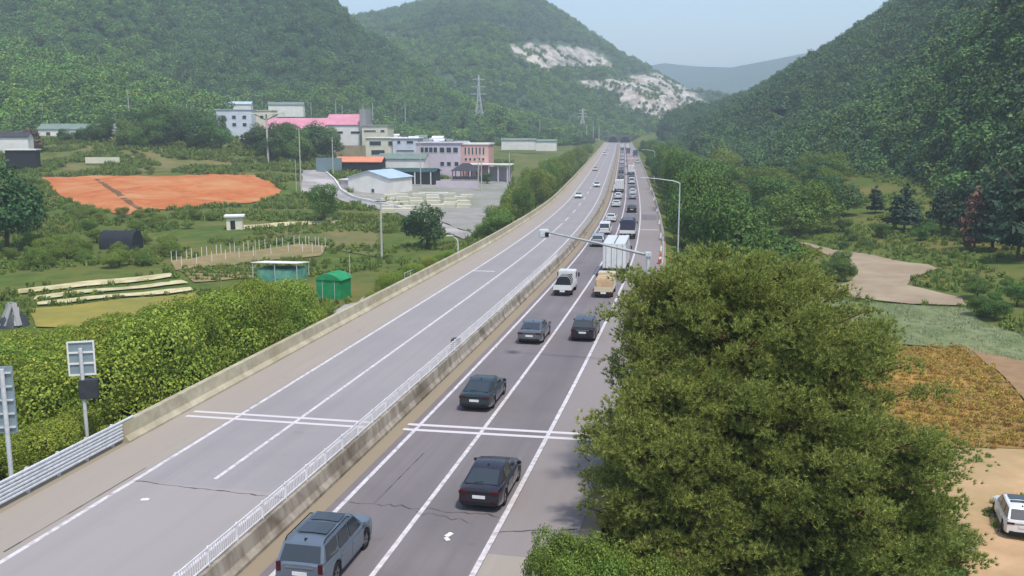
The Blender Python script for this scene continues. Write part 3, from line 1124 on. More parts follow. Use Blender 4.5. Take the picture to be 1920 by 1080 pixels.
field("field", [(500, 432), (640, 424), (706, 440), (706, 482), (640, 472), (612, 456), (540, 452)], M_weed, "rough olive-brown plot between the lane and the white stakes", 0.12, 3)
FIELDS.pop()
field("field", [(338, 508), (478, 494), (478, 522), (362, 531)], M_fallow, "brown vegetable plot with green rows left of the open farm shed", 0.14, 2.5)
VEG = FIELDS[-1]
field("lane", [(604, 602), (650, 575), (690, 552), (692, 572), (650, 602), (606, 634)], M_lane, "short concrete farm lane dipping under the motorway", 0.2, 2.5)
field("lane", [(566, 320), (604, 318), (628, 336), (650, 360), (700, 374), (760, 388), (830, 420), (886, 440), (872, 450), (820, 430), (750, 402), (680, 386), (630, 372), (588, 362), (566, 364)], M_lane, "grey village lane bending past the white shed", 0.2, 3)
field("yard", [(642, 366), (760, 340), (940, 326), (960, 346), (935, 396), (888, 438), (832, 418), (760, 386), (690, 370)], M_yard, "pale concrete yard in front of the lilac building", 0.14, 4)
field("field", [(1490, 452), (1540, 464), (1640, 480), (1740, 497), (1756, 505), (1715, 520), (1700, 535), (1740, 545), (1805, 560), (1812, 575), (1700, 571), (1600, 560), (1548, 548), (1590, 530), (1606, 512), (1590, 492), (1540, 475)], M_dirt, "bare greyish brown dirt plot at the foot of the right hill", 0.15, 3)
field("field", [(1500, 556), (1600, 568), (1810, 579), (1850, 610), (1960, 645), (1960, 690), (1760, 652), (1600, 645), (1500, 640)], M_pale, "pale green littered plot in front of the dirt plot", 0.15, 2.5)
field("field", [(1560, 655), (1700, 655), (1805, 652), (1850, 684), (1925, 765), (1960, 846), (1720, 842), (1560, 800)], M_crop, "ochre crop plot behind the big pine", 0.15, 2.5)
field("field", [(1808, 652), (1970, 695), (1970, 800), (1928, 765), (1852, 684)], M_brown, "bare brown soil to the right of the ochre crop", 0.2, 2.5)
field("field", [(1640, 832), (1990, 836), (2050, 1180), (1640, 1180)], M_sand, "sandy ground where the white car is parked", 0.10, 2.5)

# ------------------------------------------------------------------ grass, weeds and crops
def tuft(name, seed, m, n=26, h=1.0, spread=0.45):
    r = np.random.default_rng(seed)
    V, F = [], []
    for i in range(n):
        a, rr = r.uniform(0, 6.28), spread * math.sqrt(r.random())
        x, y = rr * math.cos(a), rr * math.sin(a)
        b = r.uniform(0, 6.28)
        L = h * r.uniform(0.5, 1.0)
        dx, dy = math.cos(b), math.sin(b)
        wd = 0.12 * h
        k = len(V)
        le = 0.35 * L
        V += [(x - dy * wd / 2, y + dx * wd / 2, 0), (x + dy * wd / 2, y - dx * wd / 2, 0), (x + dx * le * .5 + dy * wd * .6, y + dy * le * .5 - dx * wd * .6, L * .6), (x + dx * le, y + dy * le, L)]
        F.append((k, k + 1, k + 2, k + 3))
    me = fast_mesh(name, V, F)
    me.materials.append(m)
    return me


L_grass = leafmat("grass_blades", lin((72, 98, 40)), lin((104, 128, 54)), lin((140, 150, 78)), 0.3, 0.3)
L_crop = leafmat("crop_leaves", lin((138, 114, 42)), lin((166, 140, 58)), lin((190, 166, 86)), 0.3, 0.2)
L_pal = leafmat("pale_stalks", lin((108, 128, 82)), lin((140, 152, 112)), lin((172, 178, 146)), 0.2, 0.2)
weed_c = proto_set("weeds", [tuft(f"weeds_{i}", 60 + i, L_grass) for i in range(3)] + [crown_mesh(f"weeds_{i + 3}", lobes(0.5, 0.7, 3, 70 + i), 60, 0.3, 80 + i, m=L_bush) for i in range(3)])
crop_c = proto_set("crops", [crown_mesh(f"crops_{i}", lobes(0.45, 0.7, 3, 90 + i), 130, 0.15, 90 + i, m=L_crop) for i in range(3)])
pale_c = proto_set("stalks", [tuft(f"stalks_{i}", 100 + i, L_pal, 18, 0.6, 0.6) for i in range(3)])


def in_fields(P, which=None):
    r = np.zeros(len(P), bool)
    for f in (FIELDS if which is None else [FIELDS[i] for i in which]):
        r |= inside(P[:, 0], P[:, 1], f)
    return r


def cover(n, x0, x1, y0, y1, thr=-0.1, s=0.06, sd=0):
    P = np.stack([rng.uniform(x0, x1, n), rng.uniform(y0, y1, n)], 1)
    d = P[:, 0] - cx(P[:, 1])
    P = P[((d < -19.5) | (d > 8.6))]
    nz = np.array([mnoise.noise((a * s, b * s, sd)) for a, b in P])
    P = P[nz > thr]
    return P[~in_fields(P)]


def on_land(P):
    return np.column_stack([P, zt(P[:, 0], P[:, 1])])


A = cover(46000, -230, 0, 60, 470, -0.05)
forest("grass", on_land(A), rng.uniform(0.35, 1.1, len(A)) * np.clip(A[:, 1] / 150, 1, 2.2), weed_c, "tall grass and weeds among the left fields", 7)
A = cover(20000, 10, 130, 36, 420, -0.2, sd=3)
forest("grass", on_land(A), rng.uniform(0.35, 1.2, len(A)), weed_c, "tall grass and weeds on the right side of the valley", 8)
NF = len(FIELDS)
va, vb = np.array(VEG).min(0), np.array(VEG).max(0)
A = np.array([(x, y) for y in np.arange(va[1], vb[1], 2.4) for x in np.arange(va[0], vb[0], 0.5)])
A = A[inside(A[:, 0], A[:, 1], VEG)]
forest("crop_vegetation", on_land(A + rng.normal(size=A.shape) * 0.12), rng.uniform(0.5, 1.0, len(A)), weed_c, "rows of green vegetables on the brown plot left of the farm shed", 13)
cf = FIELDS[NF - 3]
A = np.array([(x, y) for x in np.arange(20, 75, 0.55) for y in np.arange(55, 100, 1.1)])
A = A @ np.array([[0.9, -0.42], [0.42, 0.9]]) + np.array([-25, 25])
A = A[inside(A[:, 0], A[:, 1], cf)] if len(A) else A
A = A + rng.normal(size=A.shape) * 0.12
forest("crop_vegetation", on_land(A), rng.uniform(0.5, 1.0, len(A)), crop_c, "rows of ochre crop plants behind the big pine", 9)
A = np.stack([rng.uniform(22, 75, 5200), rng.uniform(38, 72, 5200)], 1)
A = A[inside(A[:, 0], A[:, 1], FIELDS[NF - 1])]
A = A[np.array([mnoise.noise((a * 0.16, b * 0.16, 8)) + 0.02 * (b - 58) > 0.08 for a, b in A])]
forest("grass", on_land(A), rng.uniform(0.15, 0.5, len(A)), weed_c, "sparse scrub on the sandy ground round the white car", 12)
pf = FIELDS[NF - 4]
A = np.stack([rng.uniform(20, 90, 9000), rng.uniform(70, 130, 9000)], 1)
A = A[inside(A[:, 0], A[:, 1], pf)]
forest("stalk_litter", on_land(A), rng.uniform(0.3, 0.9, len(A)), pale_c, "pale dry stalks littering the green plot", 10)

# ------------------------------------------------------------------ trees and shrubs, each a thing
def make_plant(name, crown, trunk, ml, mb_):
    """remember one kind: its crown and trunk meshes, one unit high"""
    crown.materials.append(ml) if not crown.materials else None
    return (name, crown, trunk)


def broad(seed, m, n=900, size=0.11, tr=True, r=0.42, base=0.16, k=7, name="crown"):
    bl = [(a, b, c + base, d, e) for a, b, c, d, e in lobes(r, 1.0 - base - 0.02, k, seed)]
    return crown_mesh(name, bl, n, size, seed, m=m), wood("trunk", 0.8, 0.03, seed, 5, 0.2, M_bark)


def plant(name, protos, loc, h, wscale, label, cat, group, i):
    t = thing(name, label, cat, loc, random.random() * 6.28, group)
    t.scale = (h * wscale, h * wscale, h)
    c, tk = protos[i % len(protos)]
    link("crown", c, None, t)
    link("trunk", tk, None, t)
    return t


HEDGE = [broad(200 + i, L_hedge, 24000, 0.026, r=0.5, base=0.03, k=13) for i in range(4)]
ROAD = [broad(210 + i, L_bush, 9000, 0.036, r=0.48, base=0.06, k=8) for i in range(4)]
DARK = [broad(220 + i, L_dark, 6000, 0.045, r=0.42, base=0.12, k=8) for i in range(3)]
VALL = [broad(230 + i, L_valley, 9000, 0.036, r=0.45, base=0.1, k=8) for i in range(4)]


def pinus(seed, m, tiers=7, n=1500, size=0.085, name="crown", r=0.3):
    q = random.Random(seed)
    bl = []
    for i in range(tiers):
        t = 0.22 + 0.72 * i / (tiers - 1)
        rad = r * (1.05 - t) ** 0.75 + 0.04
        for j in range(4 if i < tiers - 1 else 1):
            a = q.random() * 6.28
            o = rad * (0.55 if i < tiers - 1 else 0)
            bl.append((o * math.cos(a), o * math.sin(a), t + 0.05 * (q.random() - 0.5), rad * 0.62, 0.055))
    return crown_mesh(name, bl, n, size, seed, up=0.8, m=m, cull=0.4, asp=2.0), wood("trunk", 0.95, 0.022, seed, 7, 0.25, M_barkr, 0.015)


CON = [pinus(240 + i, L_con) for i in range(3)]
BRN = [pinus(250, L_brown)]


def fill(n, name, protos, profile, d0, d1, y0, y1, hmin, hmax, label, cat, group, dz=34, w=(0.65, 1.3), marks=(), gap=2.2):
    """shrubs on a strip beside the road, as tall as the photograph shows from there"""
    prof = np.array(profile, float)
    done = []
    tries = 0
    while len(done) < n and tries < n * 60:
        tries += 1
        y = y0 + (y1 - y0) * random.random() ** 1.0
        d = d0 + (d1 - d0) * random.random()
        p = rd(y, d)
        if any((p.x - a) ** 2 + (p.y - b) ** 2 < gap ** 2 for a, b in done):
            continue
        z = zt(p.x, p.y)
        px, py, dep = project(np.array([[p.x, p.y, z]]))
        if not (prof[0, 0] <= px[0] <= prof[-1, 0]):
            continue
        top = np.interp(px[0], prof[:, 0], prof[:, 1]) + random.random() ** 1.5 * dz
        if dep[0] < 56 and px[0] < 300:
            top = max(top, 748 + random.random() * 30)
        elif dep[0] < 56:
            top += 60
        zt_ = CAM_H + ray(px[0], top)[2] * dep[0]
        h = zt_ - z
        if h < hmin:
            continue
        if d > 0 and dep[0] < 136 and abs(px[0] - 1280) < 0.42 * min(h, hmax) * FOC / dep[0] + 6:
            continue
        h = min(h, hmax) * (1 if h < hmax else random.uniform(0.8, 1))
        done.append((p.x, p.y))
        ws = random.uniform(*w)
        room = (-17.9 - d) if d < 0 else (d - 7.6)
        ws = max(0.3, min(ws, (room + 0.1) / (0.6 * h)))
        adj = ("tall" if h > 0.66 * hmax else "low" if h < 0.4 * hmax else "medium") + (" broad" if ws > (w[0] + w[1]) / 2 else " narrow")
        near = min(marks, key=lambda m_: abs(m_[0] - px[0]))[1] if marks else ""
        plant(name, protos, (p.x, p.y, z - 0.1), h, ws, f"{adj} {label}{near}", cat, group, random.randrange(99))
    return len(done)


fill(92, "shrub", HEDGE, [(-160, 625), (0, 612), (100, 602), (220, 574), (350, 547), (450, 514), (560, 510), (602, 560)], -20.0, -48, 42, 92, 2.2, 8.5, "leafy green hedge shrub behind the parapet", "shrub", "hedge shrubs behind the parapet", 84, gap=2.7, marks=((20, ", by the large cut-off sign"), (163, ", by the small gridded sign"), (290, ", where guard rail meets parapet"), (420, ", midway to the green shed"), (560, ", next to the green shed")))
fill(34, "shrub", HEDGE, [(690, 548), (740, 505), (800, 478), (880, 455), (892, 470)], -19.4, -27, 92, 165, 1.8, 6.5, "green shrub behind the parapet, between farm lane and village lane", "shrub", "shrubs behind the middle of the parapet", 26, gap=2.0, marks=())
fill(80, "roadside_tree", ROAD, [(888, 440), (930, 388), (960, 352), (990, 312), (1040, 292), (1090, 272), (1122, 262)], -20, -36, 165, 640, 2.5, 10, "bushy green tree of the row lining the far parapet", "tree", "trees lining the far parapet", 14, gap=3.6, marks=((890, ", nearest end"), (950, ", beside the yard"), (1010, ", beyond the yard"), (1080, ", near the tunnel")))
fill(95, "roadside_tree", VALL, [(1206, 268), (1260, 272), (1300, 285), (1350, 305), (1400, 385), (1450, 430), (1510, 472)], 10.5, 40, 105, 560, 2.5, 15, "dense green tree below the hard shoulder on the right", "tree", "trees below the right hard shoulder", 24, gap=3.2, marks=((1215, ", toward the tunnel"), (1280, ", behind the street lamp"), (1360, ", beside the valley"), (1460, ", behind the pines")))

fill(50, "roadside_tree", VALL, [(1188, 262), (1206, 262), (1262, 262), (1300, 285)], 10, 70, 480, 900, 2.0, 9, "small dark tree of the far wood right of the tunnel approach", "tree", "trees right of the tunnel approach", 12, gap=4.0)
TREES = [  # px, base y, top y, relative width, kind, name, label
    (797, 466, 372, 1.0, DARK, "round dark green tree standing alone at the bend of the village lane"),
    (607, 418, 345, 0.9, VALL, "small olive tree beside the village lane below the white pole"),
    (8, 470, 285, 0.9, DARK, "tall dark tree cut by the left edge beside the orange field"),
    (40, 440, 330, 0.8, DARK, "smaller dark tree in front of the tall one at the left edge"),
    (278, 278, 232, 1.4, DARK, "low dark bush at the left end of the trees above the bank"),
    (300, 268, 196, 1.0, VALL, "leftmost tall tree of the clump above the weedy bank"),
    (338, 270, 200, 1.0, DARK, "dark tree in the middle of the clump above the weedy bank"),
    (376, 270, 204, 1.0, VALL, "green tree next to the thin pole above the weedy bank"),
    (408, 266, 212, 1.0, DARK, "dark tree at the right end of the clump above the weedy bank"),
    (484, 288, 226, 1.0, DARK, "dark tree left of the tall T-shaped mast"),
    (528, 296, 232, 1.0, VALL, "green tree just right of the tall T-shaped mast"),
    (560, 300, 240, 1.0, DARK, "dark tree in front of the pink roofed factory"),
    (592, 300, 222, 1.1, DARK, "large dark tree at the gap between the two pink roofs"),
    (620, 300, 245, 1.0, VALL, "green tree left of the rusty retaining wall"),
    (122, 268, 238, 1.1, DARK, "left round bush in front of the farmhouse"),
    (155, 268, 236, 1.0, DARK, "middle round bush in front of the farmhouse"),
    (180, 268, 237, 1.1, DARK, "right round bush in front of the farmhouse"),
    (60, 285, 236, 1.5, BRN, "purplish brown bush beside the roadside huts at the left edge"),
    (846, 335, 290, 0.55, CON, "narrow dark conifer against the lilac building"),
    (912, 345, 322, 1.4, DARK, "low round bush in the yard beside the pavilion"),
    (1502, 440, 336, 1.3, ROAD, "broad yellow-green tree on the valley floor at the foot of the hill"),
    (1440, 420, 330, 1.0, VALL, "green tree left of the broad yellow-green one"),
    (1580, 405, 338, 1.1, DARK, "rounded dark tree right of the broad yellow-green one"),
    (1694, 432, 342, 1.2, CON, "spreading pine standing alone on the grass beyond the dirt plot"),
    (1640, 400, 345, 1.0, CON, "dark pine between the rounded tree and the spreading pine"),
    (1762, 430, 346, 1.0, CON, "dark pine to the right of the spreading pine"),
    (1826, 470, 340, 0.8, BRN, "withered reddish brown conifer at the edge of the wood"),
    (1862, 470, 318, 0.9, CON, "tall dark pine right of the withered conifer"),
    (1905, 490, 300, 0.9, CON, "tall dark pine at the right edge of the picture"),
    (1800, 440, 330, 0.9, CON, "dark pine just left of the withered conifer"),
    (1400, 345, 300, 1.0, CON, "dark conifer where the hill meets the roadside trees"),
    (1340, 320, 272, 1.0, CON, "distant dark conifer above the roadside trees"),
    (1300, 300, 262, 1.0, CON, "farthest dark conifer above the roadside trees"),
]
for i, (px, yb, yt, wd, kind, lb) in enumerate(TREES):
    g = gnd(px, yb)
    dep = project(np.array([g]))[2][0]
    h = (yb - yt) / FOC * dep * 0.99
    plant("conifer_tree" if kind in (CON, BRN) else "bush" if "bush" in lb else "broadleaf_tree", kind, g - Vector((0, 0, 0.2)), h, wd, lb, "bush" if "bush" in lb else "tree", None, i)

for i in range(34):
    px = random.choice([random.uniform(190, 425), random.uniform(185, 425), random.uniform(470, 640)])
    g = gnd(px, random.uniform(262, 282) if px < 430 else random.uniform(286, 306))
    dep = project(np.array([g]))[2][0]
    hp = random.uniform(34, 66)
    plant("broadleaf_tree", (VALL, DARK, VALL)[i % 3], g, hp / FOC * dep, 1.0, ("green", "dark green", "green")[i % 3] + (" tall" if hp > 52 else " low") + " tree on top of the weedy bank, " + ("near the farmhouse" if px < 300 else "before the pale blue house" if px < 430 else "before the pink-roofed factories"), "tree", "trees along the top of the bank", i)
for i in range(130):
    px = random.uniform(690, 1125)
    y0_ = np.interp(px, [690, 800, 900, 1000, 1125], [250, 254, 264, 270, 272])
    g = gnd(px, y0_ + random.uniform(-14, 6))
    dep = project(np.array([g]))[2][0]
    if abs(g.x - float(cx(g.y)) + 5) < 20:
        continue
    plant("broadleaf_tree", (VALL, DARK)[i % 2], g, random.uniform(12, 28) / FOC * dep, 1.2, ("green", "dark green")[i % 2] + " tree at the foot of the hill, " + ("behind the white workshops" if px < 790 else "behind the lilac building" if px < 920 else "around the pale greenhouses" if px < 1040 else "near the tunnel"), "tree", "trees between village and hill", i)
for i in range(60):
    px, py = random.uniform(1330, 1570), random.uniform(330, 420)
    if 1370 < px < 1430 and py < 352:
        continue
    g = gnd(px, py)
    dep = project(np.array([g]))[2][0]
    hp = random.uniform(30, 62)
    plant("broadleaf_tree", (VALL, DARK, ROAD)[i % 3], g, hp / FOC * dep, 1.1, ("mid-green", "dark green", "yellow-green")[i % 3] + (" tall" if hp > 48 else " low") + " tree on the valley floor, " + ("beside the roadside trees" if px < 1410 else "before the clearing" if px < 1490 else "near the broad yellow-green tree"), "tree", "trees on the right valley floor", i)
# dwarf fruit trees in the left field and shrubs round the plots
n = 0
while n < 26:
    px, py = random.uniform(20, 330), random.uniform(455, 505)
    g = gnd(px, py)
    plant("fruit_tree", ROAD, g, random.uniform(1.8, 2.8), 1.3, "low spreading fruit tree in the grassy orchard above the pale strips", "tree", "orchard trees above the pale strips", n)
    n += 1
n = 0
while n < 34:
    px, py = random.uniform(1440, 1900), random.uniform(440, 480)
    px, py = random.choice([(random.uniform(1500, 1585), random.uniform(500, 545)), (random.uniform(1560, 1820), random.uniform(428, 470)), (random.uniform(1800, 1920), random.uniform(520, 610))])
    g = gnd(px, py)
    if in_fields(np.array([[g.x, g.y]]))[0]:
        continue
    plant("shrub", VALL, g, random.uniform(1.0, 3.0), 1.3, "green shrub on the grassy banks round the dirt plot", "shrub", "shrubs round the dirt plot", n)
    n += 1
n = 0
while n < 80:
    px, py = random.uniform(80, 560), random.uniform(268, 330)
    px, py = random.choice([(random.uniform(70, 300), random.uniform(285, 328)), (random.uniform(300, 560), random.uniform(275, 325)), (random.uniform(100, 400), random.uniform(402, 440)), (random.uniform(40, 84), random.uniform(345, 420))])
    g = gnd(px, py)
    plant("shrub", ROAD, g, random.uniform(1.2, 2.6), 1.4, "small green shrub on the banks round the orange field", "shrub", "shrubs round the orange field", n)
    n += 1


# the big pines beside the hard shoulder
def big_pine(name, label, px, depth, top, R, seed, nb=120, low=0.12):
    q = random.Random(seed)
    r = np.random.default_rng(seed)
    x = ray(px, 500)[0] * depth
    y = depth / 1.0
    z0 = zt(x, y)
    P = pt(px, top, depth)
    H = P[2] - z0
    t = thing(name, label, "tree", (x, y, z0 - 0.3), q.random() * 6)
    tk = MB()
    pts = [Vector((0.25 * math.sin(i * 0.9 + seed), 0.25 * math.cos(i * 1.1), H * 0.96 * i / 8)) for i in range(9)]
    tk.tube(pts, [0.26 * (1 - 0.11 * i) + 0.02 for i in range(9)], 10)
    limbs = MB()
    TU = []
    for i in range(nb):
        f = low + (0.99 - low) * (i + q.random()) / nb
        k = min(7, int(f * 0.999 * 8))
        p = pts[k].lerp(pts[k + 1], f * 8 - k if f * 8 - k <= 1 else 1)
        u = (f - 0.32) / 0.70
        rad = R * math.sqrt(max(0.03, 1 - (u * u if u > 0 else 0.55 * u * u * 4))) * (0.55 + 0.7 * q.random())
        a = i * 2.399 + q.random() * 0.8
        rise = 0.15 + 0.55 * f
        e = p + Vector((math.cos(a) * rad, math.sin(a) * rad, rad * rise * 0.7))
        m1 = p.lerp(e, 0.5) + Vector((0, 0, -0.08 * rad))
        limbs.tube([p, m1, e], [0.075 * (1.1 - f), 0.045, 0.012], 5, cap=False)
        npad = int(2 + rad * 1.25)
        for j in range(npad):
            s = 0.36 + 0.68 * (j + q.random()) / npad
            c = p.lerp(m1, s * 2) if s < 0.5 else m1.lerp(e, min(1.0, (s - 0.5) * 2))
            sp = 0.20 * rad * (1.3 - s) + 0.1
            c = c + Vector((q.gauss(0, 1) * sp, q.gauss(0, 1) * sp, q.gauss(0.1, 0.5) * sp * 0.6))
            limbs.tube([m1.lerp(e, max(0, s - 0.5)), c], [0.025, 0.008], 3, cap=False)
            pr = 0.34 + 0.26 * q.random()
            for _ in range(int(34 * (pr / 0.4) ** 1.5)):
                o3 = Vector((q.gauss(0, 1), q.gauss(0, 1), q.gauss(0, 0.5))) * pr * 0.62
                TU.append((*(c + o3), math.cos(a) * 0.3 + o3.x * 0.9, math.sin(a) * 0.3 + o3.y * 0.9, 0.75))
    TU = np.array(TU)
    nbk = 14
    C = np.repeat(TU[:, :3], nbk, 0)
    D = np.repeat(TU[:, 3:], nbk, 0) + r.normal(size=(len(C), 3)) * 0.5
    D /= np.linalg.norm(D, axis=1)[:, None]
    sdv = np.cross(D, r.normal(size=D.shape))
    sdv /= np.linalg.norm(sdv, axis=1)[:, None]
    L = r.uniform(0.11, 0.24, len(C))[:, None]
    W = r.uniform(0.022, 0.038, len(C))[:, None]
    V = np.stack([C + sdv * W * 0.6, C + D * L, C - sdv * W * 0.6], 1).reshape(-1, 3)
    link("crown", fast_mesh("pine_crown", V, np.arange(len(V)).reshape(-1, 3)), L_pine, t)
    part("trunk", tk, M_barkr, t, smooth=1.0)
    part("limbs", limbs, M_barkr, t, smooth=1.0)
    return t


big_pine("pine_tree", "largest dark green pine towering beside the hard shoulder", 1372, 39, 474, 5.3, 5, 170, 0.05)
big_pine("pine_tree", "pine whose top rises just left of the largest one, over the right lane edge", 1268, 41, 506, 3.0, 23, 80, 0.15)
big_pine("pine_tree", "pine whose top rises just right of the largest one, before the dirt plot", 1475, 41, 500, 3.6, 29, 100, 0.1)
big_pine("pine_tree", "second big pine to the right of the largest one, in front of the ochre crop", 1570, 37, 600, 4.3, 8, 130, 0.05)
big_pine("pine_tree", "lower pine in front of the largest one, nearest to the road", 1280, 36, 700, 3.0, 13, 100, 0.05)
big_pine("pine_tree", "lowest pine, to the right of the others beside the sandy ground", 1720, 36, 830, 3.0, 17, 80, 0.05)
for i, (px, top, dep) in enumerate(((1012, 1022, 31.5), (1038, 996, 32), (1062, 990, 32.5), (1092, 1000, 31.5), (1118, 1004, 32.5), (1150, 1018, 31.5), (1176, 1030, 32.5), (1206, 1040, 31.5), (1240, 1030, 32.0), (1075, 1040, 30.6), (1130, 1050, 30.6))):
    p = pt(px, top, dep)
    z = zt(p[0], p[1])
    plant("shrub", ROAD, (p[0], p[1], z), max(0.8, p[2] - z), 0.62, "sunlit yellow-green shrub beside the concrete pad at the bottom of the picture", "shrub", "shrubs beside the concrete pad", i)
for i in range(26):
    px, yb = random.uniform(1480, 1800), random.uniform(990, 1120)
    g = gnd(px, yb)
    plant("shrub", VALL, g, random.uniform(0.9, 2.2), 1.5, "low green shrub on the bank between the big pines and the parked white car", "shrub", "shrubs between the pines and the parked car", i)
#END2

# ------------------------------------------------------------------ village
def wallmat(name, c, dirt=0.8):
    return mat(name, lin(c), tuple(v * 0.9 for v in lin(c)), 0.5, 0.85, c3=tuple(v * dirt for v in lin(c)), scale3=0.15)


W_white = wallmat("white_wall", (228, 226, 220))
W_cream = wallmat("cream_wall", (216, 212, 190))
W_blue = wallmat("pale_blue_wall", (204, 210, 220))
W_lilac = wallmat("lilac_wall", (200, 188, 198))
W_salmon = wallmat("salmon_wall", (208, 166, 156))
W_grey = wallmat("grey_wall", (150, 150, 150))
W_rust = wallmat("stained_retaining_wall", (164, 152, 124), 0.55)
R_pink = mat("pink_roof", lin((204, 142, 158)), lin((188, 122, 140)), 0.3, 0.6)
R_orange = mat("orange_roof", lin((214, 138, 104)), lin((200, 122, 90)), 0.3, 0.6)
R_blue = mat("pale_blue_roof", lin((176, 196, 212)), lin((160, 182, 200)), 0.3, 0.5)
R_green = mat("grey_green_roof", lin((118, 134, 124)), lin((100, 118, 108)), 0.3, 0.7)
R_dark = mat("dark_tiled_roof", lin((66, 64, 70)), lin((54, 52, 58)), 1.0, 0.8)
R_teal = mat("dark_green_roof", lin((40, 76, 70)), lin((32, 64, 60)), 0.4, 0.6)
M_glass, gn, gb = newmat("window_glass")
gb.inputs["Base Color"].default_value = (*lin((46, 54, 62)), 1)
gb.inputs["Roughness"].default_value = 0.12
gb.inputs["Specular IOR Level"].default_value = 0.6
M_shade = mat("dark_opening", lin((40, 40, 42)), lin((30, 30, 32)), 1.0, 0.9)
M_frame = mat("window_frame", lin((196, 196, 196)), None, 1.0, 0.5)
M_pole = mat("concrete_pole", lin((188, 186, 178)), lin((168, 166, 158)), 1.0, 0.85)
M_tealt = mat("teal_tarpaulin", lin((86, 150, 132)), lin((70, 132, 116)), 1.2, 0.5, c3=lin((120, 172, 154)), scale3=0.5, bump=0.4)
M_greent = mat("green_tarpaulin", lin((30, 140, 84)), lin((24, 122, 72)), 1.2, 0.5, c3=lin((52, 160, 104)), scale3=0.6, bump=0.4)
M_net = mat("black_netting", lin((40, 46, 54)), lin((30, 34, 42)), 4.0, 0.8)

_win = {}


def window(parent, x, y, z, wd, ht, rz=0.0, frame=M_frame, glass=M_glass):
    k = (round(wd, 2), round(ht, 2), frame.name, glass.name)
    if k not in _win:
        f = MB()
        for sx in (-1, 1):
            f.box((sx * (wd / 2 + 0.05), 0, 0), (0.1, 0.12, ht + 0.2))
        for sz in (-1, 1):
            f.box((0, 0, sz * (ht / 2 + 0.05)), (wd, 0.12, 0.1))
        g = MB().box((0, 0.02, 0), (wd, 0.04, ht))
        a, b = f.mesh("window"), g.mesh("pane")
        a.materials.append(frame)
        b.materials.append(glass)
        _win[k] = (a, b)
    a, b = _win[k]
    w_ = link("window", a, None, parent, (x, y, z), rz)
    link("pane", b, None, w_)
    return w_


def site(px, py, depth):
    p = pt(px, py, depth)
    return Vector(p)


def block(name, label, px, py, depth, wd, dp, ht, wall, roof=None, roof_h=0.0, rz=0.0, kind="flat", cat="building", wins=(), eave=0.4, doors=(), ridge='x', snap=False):
    """a building whose front foot is seen at px, py; local -Y faces the camera. wins: (x, z, w, h)"""
    at = site(px, py, depth)
    if snap:
        at.z = min(at.z, zt(at.x, at.y) + 2.0)
    t = thing(name, label, cat, at, rz)
    c = (0, dp / 2, ht / 2 - 2.0)
    part("wall", MB().box(c, (wd, dp, ht + 4.0)), wall, t)
    if kind == "flat":
        if roof is not None:
            part("roof", MB().box((0, dp / 2, ht + 0.15), (wd + 2 * eave, dp + 2 * eave, 0.3)), roof, t)
        else:
            mb = MB()
            for s in (-1, 1):
                mb.box((s * (wd / 2 - 0.1), dp / 2, ht + 0.25), (0.2, dp, 0.5))
                mb.box((0, dp / 2 + s * (dp / 2 - 0.1), ht + 0.25), (wd - 0.4, 0.2, 0.5))
            part("parapet", mb, wall, t)
    elif ridge == 'x':
        e = eave
        part("roof", MB().prism([(-e, ht - e * roof_h / (dp / 2)), (dp / 2, ht + roof_h), (dp + e, ht - e * roof_h / (dp / 2)), (dp + e, ht + 0.18 - e * roof_h / (dp / 2)), (dp / 2, ht + roof_h + 0.2), (-e, ht + 0.18 - e * roof_h / (dp / 2))], 'x', -wd / 2 - e, wd / 2 + e), roof, t)
        part("gable", MB().prism([(0.02, ht), (dp / 2, ht + roof_h - 0.03), (dp - 0.02, ht)], 'x', -wd / 2, wd / 2), wall, t)
    else:
        e = eave
        k = e * roof_h / (wd / 2)
        part("roof", MB().prism([(-wd / 2 - e, ht - k), (0, ht + roof_h), (wd / 2 + e, ht - k), (wd / 2 + e, ht - k + 0.18), (0, ht + roof_h + 0.2), (-wd / 2 - e, ht - k + 0.18)], 'y', -e, dp + e), roof, t)
        part("gable", MB().prism([(-wd / 2 + 0.02, ht), (0, ht + roof_h - 0.03), (wd / 2 - 0.02, ht)], 'y', 0, dp), wall, t)
    for q in wins:
        window(t, q[0], -0.06, q[1], q[2], q[3])
    for q in doors:
        part("door", MB().box((q[0], -0.04, q[2] / 2), (q[1], 0.08, q[2])), M_shade if len(q) < 4 else q[3], t)
    return t


def row(n, x0, x1, z, w_, h_):
    return [(x0 + (x1 - x0) * i / max(1, n - 1), z, w_, h_) for i in range(n)]


# pink roofed factories, high behind the trees
block("factory", "left pink-roofed factory half hidden by dark trees", 556, 290, 430, 30, 18, 11.5, W_white, R_pink, 4.5, -0.12, "gable", wins=row(4, -10, 10, 7.5, 2.6, 1.1))
block("factory", "right pink-roofed factory with a blank grey-white front above the rusty wall", 648, 276, 410, 17, 18, 9.5, W_white, R_pink, 4.2, -0.06, "gable", wins=row(2, -3, 4.5, 6.2, 4.0, 0.9))
t = block("stair_tower", "plain grey tower at the right end of the right pink-roofed factory", 681, 274, 408, 2.6, 12, 15.0, W_grey, None, 0, -0.06)
block("retaining_wall", "rust-stained concrete retaining wall below the right pink-roofed factory", 672, 296, 400, 18.5, 1.2, 4.6, W_rust, None, 0, -0.06, cat="wall")
block("house", "pale blue-white block at the left end of the village", 440, 247, 470, 17, 12, 10.5, W_blue, R_blue, 0, 0.05, wins=row(3, -5, 5, 3.4, 1.8, 1.6) + row(3, -5, 5, 7.0, 1.8, 1.6))
block("house", "cream flat block between the pale blue house and the left pink roof", 488, 240, 480, 12, 12, 8.5, W_cream, W_cream, 0, 0.0, wins=[(1, 5.4, 1.6, 1.4), (-3, 5.4, 1.6, 1.4)])
